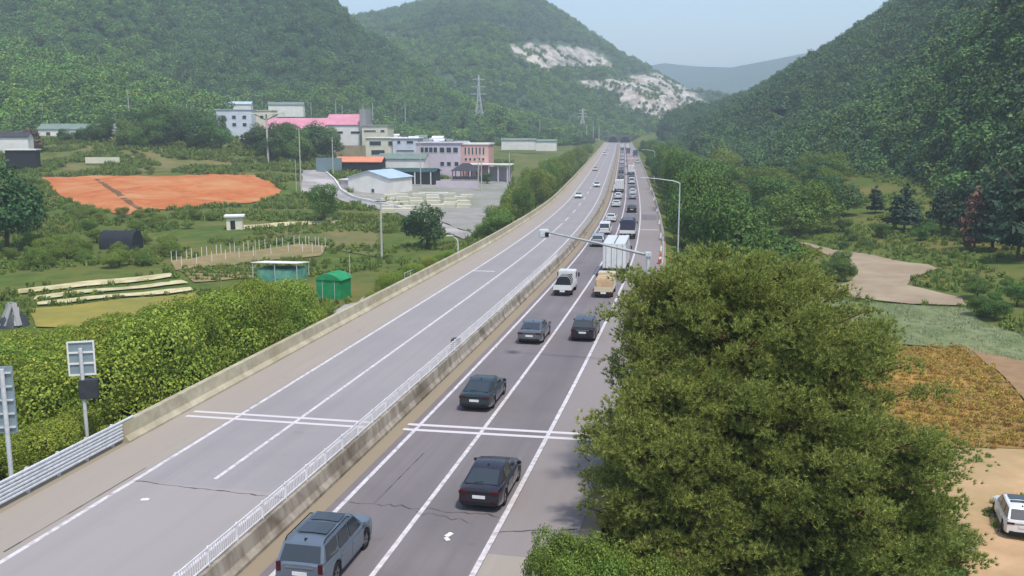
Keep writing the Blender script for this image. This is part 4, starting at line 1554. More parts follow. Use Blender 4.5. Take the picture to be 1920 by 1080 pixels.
for i, (px, py, wd, m, lb) in enumerate(((412, 206, 14, R_green, "low grey shed at the far left end of the upper village row"), (446, 205, 15, R_blue, "low pale shed in the upper village row left of the mast"), (536, 206, 20, R_green, "low pale green shed in the upper village row right of the mast"))):
    block("shed", lb, px, py, 560, wd, 8, 3.0, W_white, m, 1.4, 0.1, "gable", cat="shed")
block("workshop", "stepped white workshop beside the right pink-roofed factory", 703, 270, 405, 11, 12, 7.5, W_cream, W_grey, 0, -0.1, wins=[(-2, 5.4, 5.0, 0.6), (3.4, 5.4, 1.6, 0.9)])
block("workshop", "pale two-storey workshop behind the orange roof", 716, 298, 385, 13, 12, 8.2, W_cream, W_white, 0, -0.1, wins=[(-2.5, 6.2, 4.6, 1.6), (3.6, 6.2, 1.6, 1.6), (-1.5, 2.6, 5.4, 1.8)])
block("workshop", "white banded workshop between the pale one and the lilac building", 760, 298, 383, 10, 11, 8.0, W_blue, W_white, 0, -0.1, wins=[(-2.5, 6.6, 1.2, 1.2), (2, 6.6, 2.6, 1.0), (0, 3.2, 7.0, 0.5)])
block("shed", "long shed with a grey-green roof left of the lilac building", 752, 322, 345, 17, 11, 4.6, W_white, R_green, 1.6, -0.1, "gable", cat="shed")
# lilac building
t = block("apartment_building", "three-storey lilac building with a salmon right wing in the middle of the village", 822, 331, 350, 16.5, 14, 12.0, W_lilac, W_lilac, 0, -0.16,
          wins=row(4, -6, -1.0, 9.6, 1.3, 1.8) + row(3, 1.5, 6.5, 9.6, 1.7, 1.8) + row(2, 1.5, 4.0, 4.6, 1.4, 1.4) + [(6.8, 4.6, 1.4, 1.4)], doors=[(-3, 2.2, 2.4)])
part("wing", MB().box((13.2, 8, 4.0), (9.8, 11, 15.0)), W_salmon, t)
part("cornice", MB().box((13.2, 8, 11.75), (10.4, 11.6, 0.5)), W_white, t)
for i in range(6):
    window(t, 9.6 + i * 1.35, 2.44, 9.2, 0.5, 2.6)
for i in range(5):
    window(t, 9.8 + i * 1.6, 2.44, 6.2, 0.8, 0.9)
part("canopy", MB().box((19.0, -0.5, 4.6), (17.0, 7.0, 0.35)), W_white, t)
for i in range(5):
    part("column", MB().box((12.5 + i * 3.4, -3.2, 1.2), (0.5, 0.5, 6.4)), W_lilac, t)
part("gate_wall", MB().box((21.5, 3.4, 1.0), (10, 0.3, 5.0)), W_lilac, t)
# pavilion
t = thing("pavilion", "dark hip-roofed pavilion with open sides in front of the salmon wing", "pavilion", site(874, 336, 335), -0.1)
part("roof", MB().add([(-5, -4, 3), (5, -4, 3), (5, 4, 3), (-5, 4, 3), (-1.2, 0, 5.6), (1.2, 0, 5.6)], [(0, 1, 5, 4), (1, 2, 5), (2, 3, 4, 5), (3, 0, 4), (0, 3, 2, 1)]), R_dark, t)
for sx in (-4.2, -1.4, 1.4, 4.2):
    for sy in (-3.3, 3.3):
        part("post", MB().box((sx, sy, 0.6), (0.3, 0.3, 4.8)), R_dark, t)
part("floor", MB().box((0, 0, -0.8), (9.4, 7.4, 1.8)), W_grey, t)
part("railing", MB().box((0, -3.3, 0.75), (8.2, 0.12, 0.9)), R_dark, t)
# white gabled shed with a blue roof, in front
t = block("shed", "white gabled shed with a pale blue roof in front of the village", 692, 368, 285, 14.5, 13, 5.4, W_white, R_blue, 2.0, -0.42, "gable", cat="shed", wins=[(1.4, 1.7, 0.9, 1.0)], ridge='y')
block("lean_to", "lilac-white lean-to against the left side of the white gabled shed", 658, 364, 292, 7, 10, 4.2, W_lilac, W_white, 0, -0.42, cat="shed", doors=[(0, 4.5, 1.2)])
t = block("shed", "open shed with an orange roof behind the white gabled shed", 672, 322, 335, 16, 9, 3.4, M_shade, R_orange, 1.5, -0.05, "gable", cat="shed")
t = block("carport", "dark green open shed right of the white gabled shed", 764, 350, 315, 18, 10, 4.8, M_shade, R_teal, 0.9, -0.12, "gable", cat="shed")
for i in range(4):
    part("post", MB().box((-8 + i * 5.3, -0.4, 1.5), (0.3, 0.3, 6.4)), W_white, t)
block("yard_wall", "low pale wall across the yard in front of the lilac building", 858, 356, 305, 14, 0.5, 2.3, W_lilac, None, 0, -0.15, cat="wall")
block("yard_wall", "second low pale wall nearer the white shed", 812, 372, 288, 9, 0.5, 1.4, W_white, None, 0, -0.1, cat="wall")
# stacked pale blocks in the yard
q = random.Random(5)
for i in range(26):
    px, py = 730 + (i % 6) * 28 + q.uniform(-6, 6), 370 + (i // 6) * 7 + q.uniform(-2, 2)
    g = gnd(px, py)
    t = thing("block_stack", "stack of pale slabs laid out in the yard behind the round dark tree", "slab stack", g, q.uniform(-0.2, 0.1), "slab stacks in the yard")
    for k in range(3):
        part("slab", MB().box((q.uniform(-.1, .1), 0, 0.2 + 0.36 * k), (3.6, 1.3, 0.3)), W_cream, t)
# farmhouse on the bank
block("farmhouse", "long white farmhouse with a grey-green roof on the bank at the left", 142, 262, 400, 30, 9, 4.4, W_white, R_green, 2.0, 0.05, "gable", wins=row(5, -11, 9, 2.4, 1.6, 1.4))
block("farmhouse", "cream end wing of the farmhouse turned gable-on", 196, 262, 398, 9, 10, 4.6, W_cream, R_green, 2.0, 0.15, "gable", ridge='y', wins=[(-2, 2.6, 1.4, 1.3), (2, 2.6, 1.4, 1.3)])
block("hut", "low dark-roofed hut at the left edge above the orange field", 24, 266, 330, 10, 5, 1.8, W_white, R_dark, 1.4, 0.1, "gable", cat="shed")
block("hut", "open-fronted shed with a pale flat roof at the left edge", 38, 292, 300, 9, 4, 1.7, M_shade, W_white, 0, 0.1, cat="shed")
# banner on posts
g = site(193, 312, 315)
t = thing("banner_sign", "white banner board on posts at the edge of the weedy bank", "sign", g, 0.06)
part("board", MB().box((0, 0, 2.0), (11.0, 0.15, 2.0)), W_cream, t)
for sx in (-5, 0, 5):
    part("post", MB().box((sx, 0.2, 0.5), (0.2, 0.2, 5.0)), M_dgrey, t)
# far greenhouses and huts under the hill
for i, (px, py, wd, m, lb) in enumerate(((972, 268, 20, R_green, "long pale green greenhouse at the foot of the hill"), (1024, 270, 12, R_green, "shorter pale green greenhouse right of the long one"))):
    block("greenhouse", lb, px, py, 560, wd, 6, 1.6, W_white, m, 0.9, -0.1, "gable", cat="greenhouse")
q = random.Random(21)
for i in range(26):
    px, py = q.uniform(712, 872), q.uniform(240, 260)
    block("shed", "small shed in the cluttered row between the lilac building and the hill", px, py, q.uniform(470, 560), q.uniform(4, 9), 5, q.uniform(1.8, 3.4), q.choice((W_white, W_blue, W_cream, W_grey)), q.choice((R_blue, R_green, W_white, R_dark, W_blue)), q.uniform(0.6, 1.3), q.uniform(-0.4, 0.4), "gable", cat="shed", snap=True)["group"] = "sheds cluttered under the hill"
for i in range(12):
    px, py = q.uniform(408, 560), q.uniform(206, 220)
    block("shed", "small shed in the upper row behind the pink roofs", px, py, q.uniform(540, 600), q.uniform(5, 9), 5, q.uniform(1.8, 3.0), q.choice((W_white, W_blue, W_grey)), q.choice((R_blue, R_green, W_white)), q.uniform(0.6, 1.3), q.uniform(-0.3, 0.3), "gable", cat="shed", snap=True)["group"] = "sheds behind the pink roofs"
block("hoarding", "blue-grey hoarding beside the village lane below the dark trees", 617, 324, 330, 9, 0.4, 4.6, wallmat("blue_grey_sheet", (116, 136, 140)), None, 0, -0.1, cat="fence")
# low kerb wall curving round the white shed
kp = [gnd(*p_) for p_ in ((612, 326), (628, 340), (640, 360), (662, 373), (700, 382), (745, 392), (800, 408))]
t = thing("kerb_wall", "low white kerb wall curving with the village lane round the white shed", "wall", kp[0])
for a_, b2 in zip(kp[:-1], kp[1:]):
    part("segment", MB().bar(a_ - kp[0] + Vector((0, 0, 0.35)), b2 - kp[0] + Vector((0, 0, 0.35)), 0.35, 1.0), W_white, t)
block("yard_hut", "small white hut with a dark door at the right end of the stacked slabs", 893, 385, 292, 4, 3, 3.2, W_white, W_grey, 0, 0.1, cat="hut", doors=[(0, 1.2, 2.2)])

# near sheds in the fields
g = gnd(528, 524)
t = thing("farm_shed", "open farm shed with a white tilted roof and teal tarpaulin sides", "shed", g, -0.15)
t.scale = (0.62, 0.8, 0.8)
part("roof", MB().prism([(-3, 3.2), (3, 2.6), (3, 2.72), (-3, 3.32)], 'x', -5.2, 5.2), W_white, t)
part("tarpaulin", MB().box((0.3, -0.2, 0.8), (9.2, 4.6, 2.6)), M_tealt, t, bevel=0.15)
for sx in (-5, 0, 5):
    part("post", MB().box((sx, -2.8, 1.2), (0.12, 0.12, 4.1)), M_galv, t)
    part("post", MB().box((sx, 2.7, 0.9), (0.12, 0.12, 3.4)), M_galv, t)
g = gnd(616, 560)
t = thing("tarpaulin_shed", "bright green tarpaulin-covered shed beside the farm lane", "shed", g, -0.3)
t.scale = (0.78, 0.8, 0.82)
part("side_cover", MB().box((0, 1.8, 1.2), (4.2, 3.6, 3.2)), M_greent, t, bevel=0.06)
part("roof_cover", MB().prism([(-2.3, 2.8), (-1.2, 3.55), (0, 3.8), (1.2, 3.55), (2.3, 2.8)], 'y', -0.15, 3.8), M_greent, t)
for sx in (-1.0, 1.1):
    part("batten", MB().box((sx, -0.03, 1.3), (0.06, 0.05, 2.8)), M_galv, t)
g = gnd(228, 466)
t = thing("net_tunnel", "black netting tunnel standing in the left field", "tunnel", g, -0.05)
t.scale = (0.62, 0.8, 0.85)
part("cover", MB().prism([(-2.6, 0), (-2.5, 2.0), (-1.6, 3.2), (0, 3.6), (1.6, 3.2), (2.5, 2.0), (2.6, 0)], 'x', -4.5, 4.5), M_net, t, smooth=0.8)
for sx in (-4.52, -1.5, 1.5, 4.52):
    part("hoop", MB().tube([(sx, -2.64, 0), (sx, -2.54, 2.0), (sx, -1.63, 3.24), (sx, 0, 3.64), (sx, 1.63, 3.24), (sx, 2.54, 2.0), (sx, 2.64, 0)], 0.05, 5), M_dgrey, t)
block("pump_hut", "tiny cream pump hut in the field below the orange plot", 440, 430, gnd(440, 430).y * 1.0, 3.0, 2.6, 2.4, W_cream, W_white, 0, 0.2, cat="hut", doors=[(-0.3, 0.9, 1.7)])
# dark heap with pale streaks at the left edge
g = gnd(26, 610)
t = thing("rubbish_heap", "grey heap of bundled plastic at the left edge above the hedge", "heap", g)
mb = MB()
q = random.Random(3)
for i in range(22):
    a = q.random() * 6.28
    r = q.random() * 1.6
    mb.bar((r * math.cos(a), r * math.sin(a), 0.2), (r * math.cos(a) * .3 + q.uniform(-.4, .4), r * math.sin(a) * .3, 1.4 + q.random()), 0.5, 0.12)
part("bundle", mb, W_grey, t)
part("core", MB().tube([(0, 0, -0.3), (0, 0, 0.8), (0, 0, 1.7)], [1.7, 1.3, 0.5], 9), M_dgrey, t, smooth=0.8)

# stakes round the brown plot
edge = [(322, 492), (400, 480), (470, 470), (560, 460), (610, 464)]
for i in range(34):
    s = i / 33 * (len(edge) - 1)
    k = min(len(edge) - 2, int(s))
    px, py = edge[k][0] + (edge[k + 1][0] - edge[k][0]) * (s - k), edge[k][1] + (edge[k + 1][1] - edge[k][1]) * (s - k)
    if i % 3 == 2:
        py += 12
    g = gnd(px, py)
    t = thing("stake", "thin white stake on the edge of the brown plot", "stake", g, 0, "stakes round the brown plot")
    part("shaft", MB().box((0, 0, 0.7), (0.07, 0.07, 1.9)), W_white, t)
    part("cap", MB().box((0, 0, 1.67), (0.1, 0.1, 0.05)), M_galv, t)
# handrail beside the farm lane
g0, g1 = rd(96, -19.2, -0.4), rd(103, -19.6, -0.7)
t = thing("handrail", "short grey handrail where the farm lane meets the parapet", "railing")
for i in range(6):
    p = g0.lerp(g1, i / 5)
    part("post", MB().bar(p, p + Vector((0, 0, 1.2)), 0.06), M_galv, t)
for zz in (0.6, 1.15):
    part("rail", MB().bar(g0 + Vector((0, 0, zz)), g1 + Vector((0, 0, zz)), 0.05), M_galv, t)

# ------------------------------------------------------------------ poles, pylons, lamps, signs
def pole(label, px, yb, yt, depth=None, arms=1, r=0.16, group=None, m=M_pole, rz=0.0):
    if depth is None:
        g = gnd(px, yb)
    else:
        g = site(px, yb, depth)
    dep = project(np.array([g]))[2][0]
    h = (yb - yt) / FOC * dep
    t = thing("utility_pole", label, "pole", g, rz, group)
    part("shaft", MB().tube([(0, 0, -1), (0, 0, h)], [r * 1.2, r * 0.8], 8), m, t, smooth=1.0)
    for i in range(arms):
        part("crossarm", MB().box((0, 0, h - 0.5 - 0.9 * i), (1.7, 0.12, 0.12)), M_dgrey, t)
        for sx in (-0.7, 0, 0.7):
            part("insulator", MB().tube([(sx, 0, h - 0.44 - 0.9 * i), (sx, 0, h - 0.2 - 0.9 * i)], 0.06, 6), W_white, t)
    return t


pole("white concrete pole standing in the field left of the round dark tree", 716, 486, 372)
pole("tall white pole at the bend of the lane right of the orange field", 565, 366, 242)
pole("white pole just left of the tall one by the lane", 556, 362, 300, arms=0, r=0.1)
pole("thin pole just right of the tall T-shaped mast", 519, 298, 226, 380)
pole("tall pole behind the right end of the farmhouse", 245, 256, 172, 420)
pole("pole rising from the clump of trees above the bank", 353, 252, 196, 420)
pole("pole behind the left end of the farmhouse", 82, 238, 194, 430)
pole("pole at the right edge of the yard, before the row of roadside trees", 955, 352, 286, 330)
pole("left of two poles in front of the pavilion", 897, 362, 294, 300)
pole("right of two poles in front of the pavilion", 903, 372, 300, 296)
pole("pole in front of the lilac building's left windows", 789, 352, 268, 308)
pole("pole beside the bend of the lane left of the orange roofed shed", 625, 336, 258, 320, m=M_pole)
pole("pole in the bushes at the lower end of the village yard", 925, 420, 380, 210, arms=0, r=0.1)
pole("thin pole beside the green tarpaulin shed", 657, 548, 476, 120, arms=0, r=0.06)
pole("thin pole beside the open farm shed with the white roof", 481, 510, 450, 150, arms=0, r=0.07)
for i, px in enumerate((420, 432, 455, 470, 493, 516, 550, 568, 584, 630, 642, 681, 699, 760)):
    pole("slender pole in the row standing behind the village under the hill", px, 222 + i % 3 * 3, 190 + (i * 7) % 9, 600, arms=i % 2, r=0.22, group="poles behind the village")
for i, px in enumerate((930, 940, 1012, 1100, 1112, 1123)):
    pole("slender pole far off at the foot of the quarried hill", px, 262, 226 + (i * 5) % 9, 720, arms=i % 2, r=0.25, group="poles at the foot of the quarried hill")

# T-shaped mast
g = site(503, 306, 340)
t = thing("signal_mast", "tall mast carrying a wide flat T-shaped top above the weedy bank", "mast", g)
hh = (306 - 216) / FOC * 340
part("shaft", MB().tube([(0, 0, -2), (0, 0, hh)], [0.4, 0.3], 10), M_pole, t, smooth=1)
part("board", MB().box((0, 0, hh + 0.35), (12.0, 2.0, 0.5)), W_cream, t)
for s in (-1, 1):
    part("strut", MB().bar((0, 0, hh - 2.0), (s * 4.2, 0, hh + 0.1), 0.25), M_dgrey, t)


def pylon(label, px, yb, yt, depth, wb):
    g = site(px, yb, depth)
    h = (yb - yt) / FOC * depth
    t = thing("pylon", label, "pylon", g, 0.3)
    def hw(z):
        f = z / h
        return wb * (1 - f / 0.6 * 0.78) if f < 0.6 else wb * 0.22 * (1 - (f - 0.6) / 0.4 * 0.75)
    for sx in (-1, 1):
        for sy in (-1, 1):
            part("leg", MB().tube([(sx * hw(z), sy * hw(z), z) for z in np.linspace(0, h, 8)], 0.2, 4), M_galv, t)
    lv = np.linspace(0, h * 0.98, 11)
    mb = MB()
    for a, b in zip(lv[:-1], lv[1:]):
        for s in (-1, 1):
            mb.bar((-hw(a), s * hw(a), a), (hw(b), s * hw(b), b), 0.14)
            mb.bar((hw(a), s * hw(a), a), (-hw(b), s * hw(b), b), 0.14)
            mb.bar((s * hw(a), -hw(a), a), (s * hw(b), hw(b), b), 0.14)
            mb.bar((s * hw(a), hw(a), a), (s * hw(b), -hw(b), b), 0.14)
    o = part("lattice", mb, M_galv, t)
    o["kind"] = "stuff"
    for f, l in ((0.66, wb * 1.5), (0.79, wb * 1.3), (0.92, wb * 1.1)):
        m2 = MB()
        for s in (-1, 1):
            m2.bar((s * l, 0, h * f), (0, 0.3, h * f + 0.9), 0.18)
            m2.bar((s * l, 0, h * f), (0, -0.3, h * f - 0.1), 0.18)
        part("crossarm", m2, M_galv, t)
    return t


pylon("tall steel lattice pylon rising in front of the hill", 898, 246, 143, 700, 4.2)
pylon("smaller, fainter lattice pylon farther right before the quarry", 1092, 250, 204, 860, 3.4)


def lamp(label, p, h, arm, ang, m=M_galv):
    t = thing("street_lamp", label, "street lamp", p)
    part("shaft", MB().tube([(0, 0, -1), (0, 0, h * 0.6), (0, 0, h)], [0.11, 0.09, 0.07], 8), m, t, smooth=1)
    e = Vector((math.cos(ang) * arm, math.sin(ang) * arm, h + 0.7))
    part("arm", MB().tube([(0, 0, h - 0.05), (e.x * 0.15, e.y * 0.15, h + 0.25), (e.x * 0.6, e.y * 0.6, h + 0.55), e], [0.07, 0.06, 0.05, 0.04], 7), m, t, smooth=1)
    part("lantern", MB().box((e.x, e.y, e.z - 0.05), (0.9, 0.32, 0.16), ang), M_galv, t, bevel=0.04)
    return t


p = rd(132, 9.2)
lamp("tall street lamp reaching over the hard shoulder on the right", (p.x, p.y, zt(p.x, p.y)), zr(132) + 8.9 - zt(p.x, p.y), 4.9, PI - 0.1)
p = rd(330, 9.5)
lamp("distant street lamp beside the far queue", (p.x, p.y, zt(p.x, p.y)), zr(330) + 9 - zt(p.x, p.y), 4.0, PI - 0.1)
p = rd(116, -18.1)
lamp("short bracket post behind the parapet wall", (p.x, p.y, p.z - 0.4), 2.5, 1.0, PI)

# detector boom over the road
M_boom = mat("weathered_zinc", lin((168, 172, 174)), lin((146, 150, 152)), 3.0, 0.55, metal=0.2)
p = rd(62, 7.6)
t = thing("detector_boom", "grey steel mast whose long arm carries a detector box over the crowded carriageway", "mast", (p.x, p.y, zt(p.x, p.y)))
zb = 7.7 - zt(p.x, p.y)
tip = Vector(pt(1020, 434, 62.5)) - Vector((p.x, p.y, zt(p.x, p.y)))
part("mast", MB().tube([(0, 0, -0.5), (0, 0, zb)], [0.16, 0.12], 10), M_galv, t, smooth=1)
part("arm", MB().tube([(0.15, 0, zb - 0.1), (tip.x * 0.5, tip.y * 0.5, (zb + tip.z) / 2), tip], [0.10, 0.08, 0.06], 8), M_boom, t, smooth=1)
part("bracket", MB().box((0, 0, zb - 0.02), (0.4, 0.4, 0.3)), M_galv, t, bevel=0.03)
hd = part("detector_box", MB().box(tip + Vector((0, 0, -0.12)), (0.62, 0.8, 0.5)), M_galv, t, bevel=0.05)
part("lens", MB().box(tip + Vector((0.18, -0.42, -0.16)), (0.24, 0.06, 0.3)), M_shade, t)

# sign backs at the left
M_signb = mat("sign_back", lin((150, 166, 172)), lin((134, 150, 156)), 0.8, 0.5, metal=0.3)
p = pt(26, 890, 44)
zg = zt(p[0], p[1])
t = thing("road_sign", "large blue-grey sign panel seen from behind, cut by the left edge", "sign", (p[0], p[1], zg), 0.15)
ztop = pt(20, 676, 44)[2] - zg
zbot = pt(20, 806, 44)[2] - zg
part("panel", MB().box((-1.1, -0.12, (ztop + zbot) / 2), (3.0, 0.06, ztop - zbot)), M_signb, t, bevel=0.02)
for i in range(5):
    part("rib", MB().box((-1.1, -0.2, zbot + 0.3 + i * (ztop - zbot - 0.6) / 4), (2.9, 0.08, 0.07)), M_galv, t)
for sx in (0.0, -2.0):
    part("post", MB().tube([(sx, -0.3, -0.5), (sx, -0.3, ztop - 0.1)], 0.11, 8), M_galv, t, smooth=1)
p = pt(163, 800, 50)
zg = zt(p[0], p[1])
t = thing("road_sign", "small upright sign panel with a gridded back above the hedge", "sign", (p[0], p[1], zg), 0.25)
ztop = pt(163, 633, 50)[2] - zg
zbot = pt(163, 699, 50)[2] - zg
part("panel", MB().box((0, 0.02, (ztop + zbot) / 2), (1.3, 0.05, ztop - zbot)), M_signb, t)
for sx in (-0.62, 0.62):
    part("frame_bar", MB().box((sx, -0.04, (ztop + zbot) / 2), (0.08, 0.06, ztop - zbot)), W_white, t)
for f in (0.02, 0.35, 0.67, 0.98):
    part("frame_bar", MB().box((0, -0.04, zbot + (ztop - zbot) * f), (1.16, 0.06, 0.08)), W_white, t)
part("post", MB().tube([(0, -0.16, -0.5), (0, -0.16, ztop - 0.35)], 0.1, 8), M_galv, t, smooth=1)
part("control_box", MB().box((0.25, -0.1, zbot - 0.7), (0.9, 0.5, 1.0)), M_dgrey, t, bevel=0.03)

# cones along the hard shoulder
M_cone = mat("cone_orange", lin((214, 78, 48)), None, 2.0, 0.5)


def cone(label, y, d, sc=1.0, body=M_cone, nm="traffic_cone", cat_="traffic cone", grp=None):
    t = thing(nm, label, cat_, rd(y, d, 0.01), 0, grp)
    part("base", MB().box((0, 0, 0.02), (0.42 * sc, 0.42 * sc, 0.04)), M_dgrey, t)
    part("body", MB().tube([(0, 0, 0.04), (0, 0, 0.75 * sc)], [0.17 * sc, 0.04 * sc], 12), body, t, smooth=1)
    part("band", MB().tube([(0, 0, 0.34 * sc), (0, 0, 0.5 * sc)], [0.128 * sc, 0.098 * sc], 12, cap=False), W_white, t, smooth=1)


cone("large orange traffic cone on the hard shoulder beside the big pine", road_y(1246, 492), 6.9, 1.7)
for i, (px, py) in enumerate(((1243, 446), (1246, 470), (1241, 420), (1236, 398), (1230, 376), (1224, 356))):
    cone("pale marker post in the row along the outer edge of the hard shoulder", road_y(px, py), 6.9, 1.2, W_white, "marker_post", "marker post", "marker posts along the hard shoulder")

# tunnel portals
M_portal = mat("portal_concrete", lin((96, 98, 94)), lin((80, 82, 78)), 0.5, 0.9)
for d, lb in ((-10.0, "arched tunnel mouth at the end of the oncoming carriageway"), (1.0, "arched tunnel mouth swallowing the queue of cars")):
    c = rd(890, d)
    t = thing("tunnel_portal", lb, "tunnel", (c.x, c.y, c.z), -heading(880))
    arc = [(math.cos(a), math.sin(a)) for a in np.linspace(0, PI, 15)]
    mb = MB()
    ri, ro = 4.3, 5.0
    n = len(arc)
    vs = []
    for yy in (0, 10):
        vs += [(ri * a, yy, 0.5 + ri * 1.15 * b) for a, b in arc] + [(ro * a, yy, 0.5 + ro * 1.15 * b) for a, b in arc]
    fs = []
    for i in range(n - 1):
        fs += [(i, i + 1, n + i + 1, n + i), (2 * n + i, 3 * n + i, 3 * n + i + 1, 2 * n + i + 1), (i, 2 * n + i, 2 * n + i + 1, i + 1), (n + i, n + i + 1, 3 * n + i + 1, 3 * n + i)]
    part("arch", mb.add(vs, fs), M_portal, t)
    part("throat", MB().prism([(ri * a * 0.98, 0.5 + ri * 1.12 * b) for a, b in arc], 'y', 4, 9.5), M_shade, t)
    part("headwall", MB().box((0, 9, 2.6), (10, 1.0, 5.6)), M_portal, t)

# ------------------------------------------------------------------ vehicles
def paint(name, c, metal=0.25, rough=0.35):
    m, n, b = newmat(name)
    tc = n.nodes.new("ShaderNodeTexCoord")
    dirt = _ramp(n, _noise(n, tc.outputs["Object"], 1.6, 5, 0.65), 0.45, 0.8)
    col = _mix(n, dirt, lin(c), tuple(v * 0.8 + 0.02 for v in lin(c)))
    n.links.new(col, b.inputs["Base Color"])
    b.inputs["Metallic"].default_value = metal
    b.inputs["Roughness"].default_value = rough
    b.inputs["Coat Weight"].default_value = 0.5
    b.inputs["Coat Roughness"].default_value = 0.15
    return m


PT = {"white": paint("white_paint", (218, 218, 216), 0.0), "cream": paint("cream_paint", (206, 190, 160), 0.0), "silver": paint("silver_paint", (168, 172, 176), 0.5),
      "grey": paint("grey_paint", (104, 106, 110), 0.4), "black": paint("black_paint", (30, 30, 36), 0.2), "green": paint("dark_green_paint", (42, 56, 58), 0.4),
      "slate": paint("slate_blue_paint", (112, 124, 136), 0.45), "maroon": paint("dark_plum_paint", (40, 33, 44), 0.3), "pink": paint("dusty_pink_paint", (206, 176, 176), 0.0), "navy": paint("navy_canvas", (38, 42, 66), 0.0, 0.7),
      "blue": paint("blue_paint", (62, 84, 120), 0.2)}
M_cglass, cgn, cgb = newmat("car_glass")
cgb.inputs["Base Color"].default_value = (0.035, 0.043, 0.05, 1)
cgb.inputs["Roughness"].default_value = 0.06
cgb.inputs["Specular IOR Level"].default_value = 0.7
M_tyre = mat("tyre_rubber", lin((30, 30, 32)), None, 4.0, 0.85)
M_rim = mat("alloy_rim", lin((138, 140, 144)), None, 4.0, 0.35, metal=0.7)
M_tail = mat("tail_lamp", lin((84, 20, 24)), lin((64, 14, 18)), 4.0, 0.25)
M_head = mat("head_lamp", lin((206, 210, 214)), None, 4.0, 0.15)
M_plate = mat("number_plate", lin((222, 222, 220)), None, 4.0, 0.5)
M_trim = mat("black_trim", lin((26, 27, 29)), None, 4.0, 0.6)
M_chrome = mat("chrome_trim", lin((170, 172, 176)), None, 4.0, 0.25, metal=0.8)

_wheel = {}


def wheel(parent, x, y, r, wd, side):
    k = (round(r, 2), wd, side)
    if k not in _wheel:
        n = 22
        mb = MB()
        pr = [(-wd / 2, r * 0.66), (-wd / 2, r * 0.93), (-wd / 2 + 0.03, r), (wd / 2 - 0.03, r), (wd / 2, r * 0.93), (wd / 2, r * 0.66)]
        vs = [(a, rr * math.cos(2 * PI * j / n), rr * math.sin(2 * PI * j / n)) for a, rr in pr for j in range(n)]
        fs = [(i * n + j, i * n + (j + 1) % n, (i + 1) * n + (j + 1) % n, (i + 1) * n + j) for i in range(len(pr) - 1) for j in range(n)]
        mb.add(vs, fs)
        ty = mb.mesh("tyre", 0.7)
        ty.materials.append(M_tyre)
        rb = MB()
        xo = side * (wd / 2 - 0.05)
        rb.tube([(xo - side * 0.06, 0, 0), (xo - side * 0.02, 0, 0)], r * 0.67, n)
        dk = rb.mesh("rim_disc", 0.7)
        dk.materials.append(M_trim)
        sp = MB()
        for j in range(5):
            a = 2 * PI * j / 5
            sp.bar((xo + side * 0.01, 0, 0), (xo + side * 0.01, r * 0.62 * math.cos(a), r * 0.62 * math.sin(a)), 0.085, 0.04, up=(1, 0, 0))
        vs, fs = [], []
        for j in range(n):
            for rr, xx in ((r * 0.6, 0.02), (r * 0.67, 0.02), (r * 0.67, -0.05), (r * 0.6, -0.05)):
                vs.append((xo + side * xx, rr * math.cos(2 * PI * j / n), rr * math.sin(2 * PI * j / n)))
        for j in range(n):
            for q in range(4):
                fs.append((j * 4 + q, j * 4 + (q + 1) % 4, ((j + 1) % n) * 4 + (q + 1) % 4, ((j + 1) % n) * 4 + q))
        sp.add(vs, fs)
        rm = sp.mesh("rim")
        rm.materials.append(M_rim)
        _wheel[k] = (ty, dk, rm)
    ty, dk, rm = _wheel[k]
    w_ = link("wheel", ty, None, parent, (x, y, r))
    link("hub_disc", dk, None, w_)
    link("rim", rm, None, w_)


CAR = {
    "sedan": dict(L=4.9, W=1.87, H=1.45, wb=2.86, wr=0.34, top=[(-2.45, .86), (-2.40, 1.0), (-2.1, 1.04), (-1.2, 1.0), (0.9, .96), (1.3, .93), (2.1, .80), (2.38, .70), (2.45, .60)], g=(1.35, .40, -.85, -2.12), cw=(.92, .73)),
    "suv": dict(L=4.85, W=1.97, H=1.74, wb=2.85, wr=0.38, top=[(-2.42, 1.02), (-2.38, 1.10), (0.9, 1.08), (1.35, 1.05), (2.1, .98), (2.36, .90), (2.42, .72)], g=(1.42, .62, -2.02, -2.36), cw=(.93, .78)),
    "hatch": dict(L=4.4, W=1.83, H=1.60, wb=2.65, wr=0.34, top=[(-2.2, .96), (-2.15, 1.04), (.9, 1.0), (1.2, .97), (1.9, .88), (2.14, .78), (2.2, .62)], g=(1.35, .45, -1.55, -2.1), cw=(.92, .74)),
    "van": dict(L=5.1, W=1.95, H=1.95, wb=3.1, wr=0.35, top=[(-2.55, 1.0), (-2.5, 1.08), (1.5, 1.06), (1.9, 1.02), (2.4, .92), (2.52, .82), (2.55, .66)], g=(2.05, 1.2, -2.3, -2.5), cw=(.95, .84)),
}


